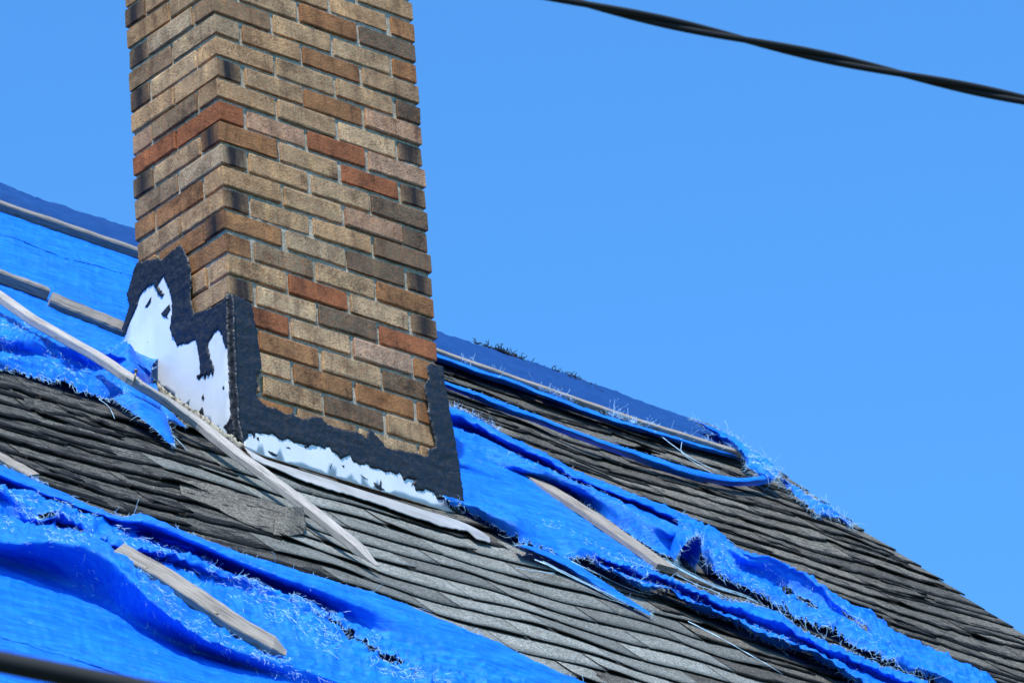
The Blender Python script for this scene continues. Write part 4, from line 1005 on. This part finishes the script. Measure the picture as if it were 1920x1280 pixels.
for i in range(na - 1):
    for q in range(4):
        a = i * 5 + q
        af_.append((a, a + 5, a + 6, a + 1))
link('apron_flashing', mesh_of('apron_flashing', av_, af_, M_APRON, False), chimney)
tl = plate('tar_sealant', LEFTPOLY['tar_left'], lambda a, b, t: on_left(a, b, t + 0.0022 + flare(a, b)), M_TAR, chimney, 0.0025, 0.0034, 0.006, 0.0014, 0.0034, 90, 3.0, (9, 30))
plate('tar_sealant', RIGHTPOLY['tar_right'], lambda a, b, t: on_right(a, b, t + 0.0022), M_TAR, chimney, 0.0025, 0.0034, 0.006, 0.0014, 0.0032, 90, 7.0, (11, 34))
for k_, poly in LEFTPOLY.items():
    if k_.startswith('blob'):
        plate('tar_smear', poly, lambda a, b, t: on_left(a, b, t + 0.0022), M_TAR, chimney, 0.002, 0.0014, 0.004, 0.001, 0.002, 160, 2.0)
for k_, poly in RIGHTPOLY.items():
    if k_.startswith('blob'):
        plate('tar_smear', poly, lambda a, b, t: on_right(a, b, t + 0.0022), M_TAR, chimney, 0.002, 0.0014, 0.004, 0.001, 0.002, 160, 2.0)
# peeling cream sealant between the left flashing and the roof
plate('sealant_strip', LEFTPOLY['cream'], lambda a, b, t: on_left(a, b, t + 0.010 + 0.012 * max(0, 8.45 - b)), M_CREAM, chimney, 0.004, 0.0055, 0.007, 0.002, 0.002, 55, 11.0, (20, 20))

# ------------------------------------------------------------------ shingles
EXPO, TAB = 0.127, 0.305


def sag(u, v):
    """gentle waves of the old roof deck"""
    return 0.012 * noise.noise((u * 2.6, v * 1.5, 0.4)) + 0.004 * noise.noise((u * 6.3, v * 3.1, 2.0)) - 0.0055


def shingle_geo(uc, v0, k, new, flat, sx, r):
    """one tab, following the waves of its course; local axes: x along the ridge, y up the slope, z off the roof"""
    nx = 13
    half = (TAB * sx) / 2 - 0.0022
    th = 0.0036 if new else 0.0045
    s = r.random() * 90
    kk = k * 3.7
    curl = r.choice((0.0, 0.001, 0.002, 0.006)) if new else r.choice((0.0, 0.001, 0.002, 0.004, 0.009))
    cl, cr_ = r.random() ** 3 * curl * 1.5, r.random() ** 3 * curl * 1.5
    step = r.gauss(0, 0.0012)
    if uc + half > U_RAKE - 0.06:
        curl = cl = cr_ = 0.0
    rows = []
    for q, y in enumerate((0.0, 0.05, 0.20)):
        row = []
        for j in range(nx):
            x = -half + 2 * half * j / (nx - 1)
            u = uc + x
            w = 0.017 * noise.noise((u * 2.2, kk, 2.2)) + 0.007 * noise.noise((u * 7.0, kk, 6.2)) + step
            lift = max(0.0, 0.0085 * noise.noise((u * 3.4, kk, 9.1)) + 0.0005) + curl * max(0, noise.noise((x * 8 + s, 3, 0)) + 0.25)
            lift += cl * max(0, -x / half) ** 2 + cr_ * max(0, x / half) ** 2
            if not new:
                w += 0.0045 * noise.noise((u * 36, kk, 2)) + 0.003 * noise.noise((u * 90, kk, 4))
                w += max(0.0, noise.noise((u * 13, kk, 8)) - 0.22) * 0.075
                if r.random() < 0.10:
                    w += r.uniform(0.002, 0.010)
                lift += 0.0014 * noise.noise((u * 30, y * 30 + kk, 7))
            hh = (0.0088 + lift, 0.0068 + lift * 0.35, 0.001)[q]
            yy = y + (w if q == 0 else w * 0.5)
            hh = hh * 0.4 - 0.004 if flat else hh + sag(u, v0 + yy)
            row.append((x, yy, hh))
        rows.append(row)
    verts = [p for row in rows for p in row]
    faces = []
    for q in range(2):
        for j in range(nx - 1):
            a = q * nx + j
            faces.append((a, a + 1, a + nx + 1, a + nx))
    b = len(verts)
    verts += [(x, y + 0.0015, h - th) for x, y, h in rows[0]]
    verts += [(x, y + 0.05, rows[1][j][2] - 0.006) for j, (x, y, h) in enumerate(rows[0])]
    for j in range(nx - 1):
        faces.append((b + j, b + j + 1, j + 1, j))
        faces.append((b + nx + j, b + nx + j + 1, b + j + 1, b + j))
    faces.append((0, nx, b + nx, b))
    faces.append((nx - 1, b + nx - 1, b + 2 * nx - 1, 2 * nx - 1))
    top = 2 * (nx - 1)
    return verts, faces, top


cam_inv = camera.matrix_world.inverted()


def seen(p):
    """(inside the picture, size factor) of a place"""
    q = cam_inv @ Vector(p)
    f = 200.0 / 36.0
    return abs(q.x / -q.z * f) < 0.53 and abs(q.y / -q.z * f) < 0.36, 1.0 / -q.z


def rails_outline(r):
    return [(p[0], p[1]) for p in r[0]] + [(p[0], p[1]) for p in reversed(r[-1])]


COVER = [rails_outline(RAILS['TL']), rails_outline(RAILS['TB']), rails_outline(RAILS['TRsheet'])]
places = []
k0 = -26
for k in range(k0, 19):
    v0 = k * EXPO + 0.02 + 0.010 * noise.noise((k * 2.3, 0.5, 0.5))
    if v0 > V_RIDGE - 0.03:
        break
    u = -2.95 - (k % 2) * TAB * 0.5 + random.uniform(-0.05, 0.05)
    while u < U_RAKE + 0.02:
        uc = u + TAB / 2
        u += TAB
        sx = 1.0
        stop = U_RAKE + 0.003 + 0.005 * noise.noise((k * 1.3, 0, 0))
        if uc + TAB / 2 > stop:
            wid = stop - (uc - TAB / 2)
            if wid < 0.05:
                continue
            sx = wid / TAB
            uc = stop - wid / 2
        if -0.0 < uc < W and 0.02 < v0 < L / C45 - 0.06:
            continue
        places.append((uc, v0, k, sx))

vis, rest = [], []
for (uc, v0, k, sx) in places:
    centre = (uc, v0 + 0.06)
    new = inside(centre, ROOFPOLY['new'])
    cov = any(inside((uc + dx, v0 + 0.06), c_) for c_ in COVER for dx in (-0.1, 0.1)) or v0 > 1.99
    infr, size = seen(RP(uc, v0 + 0.05, 0.01))
    behind = (0.0 < uc < 3.0) and (v0 > 0.45) and seen(RP(uc, v0, 0))[0] and (0.42 * (v0 * C45 - L) < uc - 0.0) and (uc < W + 0.95 * (v0 * C45 - 0.0))
    if infr and not cov and not behind and v0 < 2.1:
        vis.append((size, uc, v0, k, sx, new, cov))
    else:
        rest.append((uc, v0, k, sx, new, cov))
vis.sort(reverse=True)
rest += [t[1:] for t in vis[300:]]
rs = random.Random(5)


def wear_of(me, n, one=65):
    a = me.attributes.new('wear', 'FLOAT', 'POINT')
    a.data.foreach_set('value', [1.0 if (i % one) < 13 else 0.0 for i in range(n)])


for size, uc, v0, k, sx, new, cov in vis[:300]:
    v, f, top = shingle_geo(uc, v0, k, new, False, sx, rs)
    me = mesh_of('shingle', v, f, M_NEW if new else (M_WORN if uc < 0.25 else M_OLD), False)
    me.materials.append(M_BACK)
    for p in me.polygons:
        p.use_smooth = p.index < top
        p.material_index = 0 if p.index < top else 1
    wear_of(me, len(v))
    o = link('shingle', me, roof)
    o.matrix_world = roof_frame(uc, v0, 0.0)
av, af, am, asm = [], [], [], []
# broken half layers and slivers between the courses of old shingles
for q in range(620):
    uc, v0, k = rs.uniform(-2.6, 3.3), rs.uniform(-2.9, 1.9), rs.randint(100, 900)
    if inside((uc, v0 + 0.05), ROOFPOLY['new']) or any(inside((uc + dx, v0 + 0.06), c_) for c_ in COVER for dx in (-0.15, 0.15)):
        continue
    if -0.05 < uc < W + 0.05 and -0.02 < v0 < L / C45 + 0.02:
        continue
    sx = rs.uniform(0.3, 1.1)
    if uc + sx * TAB / 2 > U_RAKE:
        continue
    rest.append((uc, v0, k, sx, False, False))
for uc, v0, k, sx, new, cov in rest:
    v, f, top = shingle_geo(uc, v0, k, new, cov, sx, rs)
    b = len(av)
    mt = roof_frame(uc, v0, 0.0)
    av += [tuple(mt @ Vector(p)) for p in v]
    for i, p in enumerate(f):
        af.append(tuple(b + q for q in p))
        am.append((2 if new else (3 if uc < 0.25 else 0)) if i < top else 1)
        asm.append(i < top)
me = bpy.data.meshes.new('shingle_courses')
me.from_pydata(av, [], af)
for m_ in (M_OLD, M_BACK, M_NEW, M_WORN):
    me.materials.append(m_)
me.polygons.foreach_set('material_index', am)
me.polygons.foreach_set('use_smooth', asm)
me.update()
wear_of(me, len(av))
link('shingle_courses', me, roof, kind='stuff')

# ------------------------------------------------------------------ tarps
def cloth(name, verts, faces, mat, parent=None):
    return link(name, mesh_of(name, verts, faces, mat), parent)


# --- tarp left of the chimney
T = Tubes()
v, f, G, K = loft(RAILS['TL'], 240, 8, 0.0022, 1.3, hi=0.4, boost=(0.5, 1.05, 3.6))
tarp_l = thing(cloth('tarp', v, f, M_TARP), 'smooth blue tarp left of the chimney, torn lower edge under a pale lath', 'tarp', 'blue tarps on the roof')
fray(T, G, K, 0.7, (0.006, 0.022))
fringe(T, G, 0.62, 0.0, 0.30, 170, (0.01, 0.03))
fringe(T, G, 0.78, 0.0, 0.25, 260, (0.01, 0.04), down=(0.4, -0.6, 0.5))
fringe(T, G, 0.80, 0.35, 0.7, 120, (0.008, 0.025))
fringe(T, G, 0.92, 0.1, 0.8, 160, (0.01, 0.03))
for key, ns in (('TLflap', 30), ('TLtongue', 36), ('TLtongue2', 30)):
    v, f, G, K = loft(RAILS[key], ns, 7, 0.0035, 2.2 + ns, lo=0.15, hi=0.15)
    cloth('torn_flap', v, f, M_TARP, tarp_l)
    fray(T, G, K, 1.0, (0.006, 0.02))
for key in ('bund11', 'bund12'):
    p = smoothpath(LINES[key], 8)
    T.add([RP(*q) for q in p], 0.0012)
T.build('frayed_threads', M_THREAD, tarp_l, kind='stuff')

# --- tarp at the lower left
T = Tubes()
holes = [(0.585, 0.335, 0.085, 0.022, 0.25), (0.12, 0.34, 0.02, 0.012, 0.0)]
v, f, G, K = loft(RAILS['TB'], 440, 8, 0.0026, 5.1, lo=0.6, holes=holes, boost=(0.15, 0.60, 4.6))
tarp_b = thing(cloth('tarp', v, f, M_TARP), 'large crumpled blue tarp filling the lower left corner, upper edge rolled', 'tarp', 'blue tarps on the roof')
fray(T, G, K, 0.8, (0.006, 0.024))
for (t, s0, s1, n, ln) in ((0.02, 0.0, 0.25, 300, (0.01, 0.04)), (0.30, 0.02, 0.62, 700, (0.012, 0.035)), (0.35, 0.03, 0.55, 620, (0.012, 0.03)),
                           (0.43, 0.25, 0.6, 300, (0.01, 0.04)), (0.48, 0.0, 0.2, 220, (0.01, 0.03)), (0.55, 0.08, 0.5, 420, (0.008, 0.03)), (0.62, 0.15, 0.55, 260, (0.008, 0.03)),
                           (0.18, 0.28, 0.5, 120, (0.006, 0.015)), (0.40, 0.45, 0.75, 340, (0.012, 0.045))):
    fringe(T, G, t, s0, s1, n, ln)
for key in ('bund5', 'bund15'):
    for i in range(7):
        p = smoothpath(LINES[key], 12)
        T.add([RP(q[0] + 0.012 * i / 3 * math.sin(i * 2.1 + a * 0.3), q[1] + 0.012 * math.cos(i * 1.7 + a * 0.2), q[2] + 0.004 * (i % 3)) for a, q in enumerate(p)], 0.0009)
T.build('frayed_threads', M_THREAD, tarp_b, kind='stuff')

# --- tarp right of the chimney
T = Tubes()
v, f, G, K = loft(RAILS['TRsheet'], 200, 8, 0.0022, 8.4, hi=0.5, ends=3, boost=(0.45, 1.05, 2.2))
tarp_r = thing(cloth('tarp', v, f, M_TARP), 'torn blue tarp right of the chimney with a rolled tube beside a batten', 'tarp', 'blue tarps on the roof')
fray(T, G, K, 0.8, (0.006, 0.02))
fringe(T, G, 0.7, 0.5, 0.95, 120, (0.006, 0.02))
for key, ns, kw in (('TR', 220, dict(lo=0.3, crumple=0.0045)), ('TRlow', 340, dict(lo=0.5, hi=0.5, crumple=0.009, holes=[(0.12, 0.3, 0.03, 0.1, 0)])),
                    ('TRhigh', 340, dict(lo=0.5, hi=0.6, crumple=0.009, holes=[(0.33, 0.62, 0.05, 0.05, 0.3), (0.5, 0.55, 0.04, 0.05, 0.3)])), ('TRtail', 50, dict(lo=0.1, hi=0.2, crumple=0.002))):
    v, f, G, K = loft(RAILS[key], ns, 7, seed=9.0 + ns, **kw)
    cloth('fold' if key == 'TR' else 'torn_strip', v, f, M_TARP, tarp_r)
    fray(T, G, K, 0.9, (0.006, 0.022), long_share=0.05)
    if key == 'TR':
        fringe(T, G, 0.18, 0.0, 0.3, 220, (0.012, 0.03), down=(0.2, 0.6, 0.9))
        fringe(T, G, 0.7, 0.3, 0.8, 120, (0.008, 0.02))
    elif key != 'TRtail':
        fringe(T, G, 0.5, 0.0, 0.6, 260, (0.008, 0.025))
        fringe(T, G, 0.85, 0.0, 0.6, 220, (0.008, 0.03))
# the open tube
um, vm, _ = POINTS['tube_mouth']
ur, vr, _ = POINTS['tube_root']
tv, tf = [], []
nst, nar = 14, 20
for i in range(nst):
    t = i / (nst - 1)
    uc, vc = um + (ur - um) * t, vm + (vr - vm) * t
    hh = 0.088 - 0.04 * t
    wd = 0.040 - 0.012 * t
    for j in range(nar):
        an = math.pi * (-0.12 + 1.24 * j / (nar - 1))
        rg = 0.006 * noise.noise((j * 0.6, 0, 3)) * (1 - t)
        tv.append(RP(uc + wd * math.cos(an) * (1 + 0.08 * noise.noise((t * 3, j * 0.3, 1))), vc + rg - 0.0 * t, 0.014 + hh * max(-0.05, math.sin(an)) + 0.002 * noise.noise((t * 8, j * 0.4, 2))))
for i in range(nst - 1):
    for j in range(nar - 1):
        a = i * nar + j
        tf.append((a, a + 1, a + nar + 1, a + nar))
cloth('rolled_tube', tv, tf, M_TARP, tarp_r)
for j in range(nar):
    for _ in range(6):
        p = Vector(tv[j])
        u_, v_, h_ = p.x, 0, 0
        T.add([p, p + Vector((random.gauss(0, .006), -random.uniform(0, .01), random.gauss(-0.002, .006))), p + Vector((random.gauss(0, .01), -random.uniform(0, .016), random.gauss(-0.004, .01)))], 0.0006)
for key, n, sp in (('bund1', 7, 0.017), ('bund2', 9, 0.016), ('bund3', 2, 0.004), ('bund4', 3, 0.006), ('bund6', 3, 0.003), ('bund7', 1, 0), ('bund13', 2, 0.006), ('bund14', 1, 0.004)):
    for i in range(n):
        p = smoothpath(LINES[key], 14)
        ph, c1 = random.random() * 6, random.uniform(-1, 1)
        e = random.uniform(0.75, 1.0)
        T.add([RP(q[0] + sp * c1 + sp * 0.6 * math.sin(a * 0.7 + ph), q[1] + sp * c1 * 0.8 + sp * 0.5 * math.cos(a * 0.5 + ph), q[2] + 0.002 * random.random()) for a, q in enumerate(p[:int(14 * e)])], 0.00075)
T.build('frayed_threads', M_THREAD, tarp_r, kind='stuff')

# --- narrow strip under the ridge batten
T = Tubes()
v, f, G, K = loft(RAILS['S1'], 160, 6, 0.0015, 14.2, lo=0.25)
s1 = thing(cloth('tarp_strip', v, f, M_TARP), 'narrow blue tarp strip pinned just below the brown batten along the ridge', 'tarp strip')
fray(T, G, K, 0.35, (0.006, 0.02), bias=(0, 0.2, 0.5))
for a_, b_, n in ((0.08, 0.14, 60), (0.2, 0.24, 16), (0.33, 0.42, 90), (0.52, 0.68, 200), (0.75, 1.0, 120)):
    fringe(T, G, 0.05, a_, b_, n, (0.02, 0.06), down=(0.1, 0.7, 1.3), comb=0.5)
for key in ('bund8', 'bund9'):
    T.add([RP(*q) for q in smoothpath(LINES[key], 14)], 0.0016)
T.build('frayed_threads', M_THREAD, s1, kind='stuff')

# --- long loose strip ending in a bunch on the rake
T = Tubes()
v, f, G, K = loft(RAILS['S2'], 190, 7, 0.002, 17.7, lo=0.15)
s2 = thing(cloth('tarp_strip', v, f, M_TARP), 'long loose blue tarp strip sagging over shingles to a bunched torn end', 'tarp strip')
fray(T, G, K, 0.25, (0.004, 0.012))
for key, kw in (('S3', dict(lo=0.25, hi=0.3, crumple=0.006)), ('S4', dict(lo=0.5, hi=0.5, crumple=0.008, ends=3))):
    v, f, G, K = loft(RAILS[key], 60, 8, seed=19.0 + len(key), **kw)
    cloth('torn_flap', v, f, M_TARP, s2)
    fray(T, G, K, 1.4, (0.008, 0.035), long_share=0.06)
    if key == 'S4':
        fringe(T, G, 0.5, 0.3, 1, 200, (0.01, 0.04))
    else:
        fringe(T, G, 0.5, 0.6, 1, 160, (0.01, 0.05))
T.add([RP(*q) for q in smoothpath(LINES['bund10'], 12)], 0.0014)
T.build('frayed_threads', M_THREAD, s2, kind='stuff')

# --- dark tarp over the ridge
def yz_to_vh(y, z):
    return y * C45 + (z - ZB) * C45, -y * C45 + (z - ZB) * C45


front = [(a, b - 0.012, 0.016) for a, b, _ in LINES['batten_ridge_l'][:5]] + [(a, b - 0.012, 0.016) for a, b, _ in LINES['batten_ridge_r'][1:]]
crest = []
for x, z in RIDGE_L[:-1] + RIDGE_R[1:]:
    vv, hh = yz_to_vh(1.655, z)
    crest.append((x, vv, hh))
rails = []
fr = smoothpath(front, 40)
cr = smoothpath(crest, 40)
# keep both lines running side by side
ucom = np.linspace(max(fr[0, 0], cr[0, 0]) - 0.0, 3.24, 60)
FR = np.stack([ucom, np.interp(ucom, fr[:, 0], fr[:, 1]), np.full(60, 0.032)], 1)
CR = np.stack([ucom, np.interp(ucom, cr[:, 0], cr[:, 1]), np.interp(ucom, cr[:, 0], cr[:, 2])], 1)
M1 = FR * 0.62 + CR * 0.38
M1[:, 2] = FR[:, 2] * 0.5 + CR[:, 2] * 0.5 + 0.012
M2 = FR * 0.25 + CR * 0.75
M2[:, 2] = CR[:, 2] * 0.85 + 0.012
BK = CR.copy()
BK[:, 1] += 0.05
BK[:, 2] -= 0.07
B2 = CR.copy()
B2[:, 1] += 0.06
B2[:, 2] -= 0.5
rails = [[tuple(p) for p in R_] for R_ in (FR, M1, M2, CR, BK, B2)]
v, f, G, K = loft(rails, 170, 7, 0.005, 23.0, stretch=(2.6, 3.0))
rt = thing(cloth('ridge_tarp', v, f, M_RIDGE), 'dark navy tarp folded over the ridge behind the chimney, held by battens', 'tarp')
T = Tubes()
for i in range(480):
    x = random.choice((random.gauss(946, 17), random.gauss(946, 17), random.gauss(1062, 18), random.gauss(1062, 18), random.uniform(890, 1110)))
    s = (x - 824) / (1220 - 824)
    u = np.interp(x, [824, 882, 930, 976, 1030, 1095, 1153], [p[0] for p in RIDGE_R[1:8]])
    vv = np.interp(u, CR[:, 0], CR[:, 1])
    hh = np.interp(u, CR[:, 0], CR[:, 2])
    off = random.uniform(0.0, 0.16) * max(0, (x - 940) / 170) if x > 940 else 0
    strand(T, u, vv - off, hh + 0.004 * (off == 0), random.gauss(0.5, 0.5), random.gauss(0.0, 0.4), random.uniform(0.1, 0.9), random.uniform(0.012, 0.034), 0.002, 6, 1.5, 0.6)
T.build('frayed_threads', M_DKTHREAD, rt, kind='stuff')

# ------------------------------------------------------------------ battens and lath
def batten(key, w, t, mat, label, cat='batten', group='wooden battens nailed over the tarps', taper_end=0.0, twist=0.0, skew=0.0, n=40):
    p = smoothpath(LINES[key], n)
    W3 = [Vector(RP(*q)) for q in p]
    nrm0 = Vector((0, -C45, C45))
    ring = []
    for sx, sy in ((-1, -1), (1, -1), (1, 1), (-1, 1)):
        e = 0.14
        for k_ in (0, 1):
            ax = sx * (0.5 - (e * t / w if (k_ == 0) == (sx * sy > 0) else 0))
            ay = sy * (0.5 - (e if (k_ == 0) != (sx * sy > 0) else 0))
            ring.append((ax, ay))
    # order the eight corners round the section
    ring.sort(key=lambda a: math.atan2(a[1] * t, a[0] * w))
    verts, faces, uvs = [], [], []
    ln = 0.0
    for i, c in enumerate(W3):
        if i:
            ln += (W3[i] - W3[i - 1]).length
        d = W3[min(i + 1, n - 1)] - W3[max(i - 1, 0)]
        d.normalize()
        nn = nrm0 - d * nrm0.dot(d)
        nn.normalize()
        if skew:
            nn = Matrix.Rotation(skew + twist * i / n, 3, d) @ nn
        sd = d.cross(nn)
        tf_ = 1.0
        if taper_end and i > n - 1 - taper_end:
            tf_ = max(0.12, (n - 1 - i) / taper_end)
        for (ax, ay) in ring:
            jx = 1 + 0.05 * noise.noise((i * 0.25, ax * 9, 1)) + (0.10 * noise.noise((i * 0.9, ax * 30, 7)) if tf_ < 1 else 0)
            jy = 1 + 0.07 * noise.noise((i * 0.3, ay * 9, 2))
            q = c + sd * (ax * w * jx * (0.35 + 0.65 * tf_)) + nn * (ay * t * jy * tf_) + nn * (0.0012 * noise.noise((i * 0.2, 0, 3)))
            verts.append(tuple(q))
            uvs.append((ln, math.atan2(ay, ax) / 6.283 * 0.25 + 0.3))
    for i in range(n - 1):
        for k_ in range(8):
            k2 = (k_ + 1) % 8
            faces.append((i * 8 + k_, i * 8 + k2, (i + 1) * 8 + k2, (i + 1) * 8 + k_))
    faces.append(tuple(range(8))[::-1])
    faces.append(tuple((n - 1) * 8 + k_ for k_ in range(8)))
    me = mesh_of(key, verts, faces, mat, False)
    uvl = me.uv_layers.new(name='UVMap')
    for lp in me.loops:
        uvl.data[lp.index].uv = uvs[lp.vertex_index]
    name = 'lath' if cat == 'lath' else 'batten'
    return thing(link(name, me), label, cat, group)


batten('batten_ridge_l', 0.045, 0.030, M_GREYWOOD, 'thin grey batten below the dark ridge tarp, left of the chimney', n=50)
batten('batten_left_a', 0.040, 0.034, M_GREYWOOD, 'short dark sided batten at the left picture edge, butting a paler one')
batten('batten_left_b', 0.050, 0.032, M_GREYWOOD, 'pale grey batten on smooth blue tarp, right end against the chimney flashing', skew=0.4)
pole = batten('pole', 0.036, 0.021, M_POLE, 'long pale lath running down past the chimney foot to a splintered end', 'lath', 'wooden battens nailed over the tarps', taper_end=4, n=90, skew=0.15)
batten('batten_low_a', 0.05, 0.02, M_BROWNWOOD, 'batten end at the left picture edge just above the torn lower tarp', skew=0.1)
low = batten('batten_low', 0.070, 0.019, M_BROWNWOOD, 'bowed brown grey batten lying among folds of the large lower left tarp', n=60, taper_end=5, skew=0.2)
brt = batten('batten_right', 0.080, 0.018, M_BROWNWOOD, 'broad brown batten on the tarp right of the chimney, beside the rolled tube', n=60)
batten('batten_ridge_r', 0.034, 0.020, M_BROWNWOOD, 'thin brown batten along the dark ridge tarp, right of the chimney', n=80)


def nail(key, parent, ln, tilt=0.0):
    u, v_, h = POINTS[key]
    a = Vector(RP(u, v_, h - 0.012))
    up = Vector((0.05, -0.25, 1.0)).normalized()
    T_ = Tubes()
    T_.add([a, a + up * ln], 0.0028, 8, 1.0)
    T_.add([a + up * ln, a + up * (ln + 0.002)], 0.0062, 10, 1.0)
    T_.build('nail', M_NAIL, parent)


nail('nail_a', pole, 0.034)
nail('nail_b', low, 0.010)
nail('nail_c', low, 0.010)
nail('nail_d', brt, 0.009)

# ------------------------------------------------------------------ loose curled shingle beside the lath
bm_v, bm_f = [], []
for key in ('CURL', 'CURLEND'):
    v, f, G, K = loft(RAILS[key], 14, 7, 0.0025, 31.0, lo=0.0, hi=0.5 if key == 'CURL' else 0.35, fine=0.0012)
    o_ = len(bm_v)
    bm_v += v
    bm_f += [tuple(o_ + i for i in q) for q in f]
me = mesh_of('loose_shingle', bm_v, bm_f, M_OLD)
o = link('loose_shingle', me)
sol = o.modifiers.new('thickness', 'SOLIDIFY')
sol.thickness = 0.004
sol.offset = -1
me.materials.append(M_BACK)
sol.material_offset = 1
sol.material_offset_rim = 1
thing(o, 'loose grey shingle lifting and curling up against the long pale lath', 'shingle')


# ------------------------------------------------------------------ cables
def cable_path(pts, n):
    p = np.array(pts, float)
    d = np.linalg.norm(np.diff(p, axis=0), axis=1)
    t = np.concatenate([[0], np.cumsum(d)])
    s = np.linspace(0, t[-1], n)
    # cubic fit keeps the sag smooth
    out = np.stack([np.polyval(np.polyfit(t, p[:, i], min(4, len(t) - 1)), s) for i in range(3)], 1)
    return [Vector(q) for q in out], s


def stretch_ends(pts):
    """carry a cable on, straight, well past both sides of the roof"""
    a, b_, c, d = (Vector(pts[0]), Vector(pts[1]), Vector(pts[-2]), Vector(pts[-1]))
    return [tuple(a + (a - b_).normalized() * 4.0)] + list(pts) + [tuple(d + (d - c).normalized() * 4.0)]


def twisted(name, pts, r, strands, pitch, rad, label, n=700, phase=0.0):
    path, s = cable_path(pts, n)
    root = link(name, None)
    thing(root, label, 'cable')
    for k_ in range(strands):
        T_ = Tubes()
        q = []
        for i, c in enumerate(path):
            d = (path[min(i + 1, n - 1)] - path[max(i - 1, 0)]).normalized()
            a = d.cross(Vector((0, 0, 1))).normalized()
            b = a.cross(d)
            an = phase + 2 * math.pi * (s[i] / pitch) + 2 * math.pi * k_ / strands
            q.append(c + a * (rad * math.cos(an)) + b * (rad * math.sin(an)))
        T_.add(q, r, 10, 1.0)
        T_.build('strand', M_CABLE, root)
    return root


twisted('overhead_cable', stretch_ends(CABLE_TOP), 0.0054, 2, 0.56, 0.0046, 'black twisted cable crossing the clear sky at top right', phase=0.6)
path, s = cable_path(stretch_ends(CABLE_LOW), 60)
T = Tubes()
T.add(path, 0.0105, 14, 1.0)
thing(T.build('overhead_cable', M_CABLE), 'blurred black cable passing close in front at the bottom left corner', 'cable')
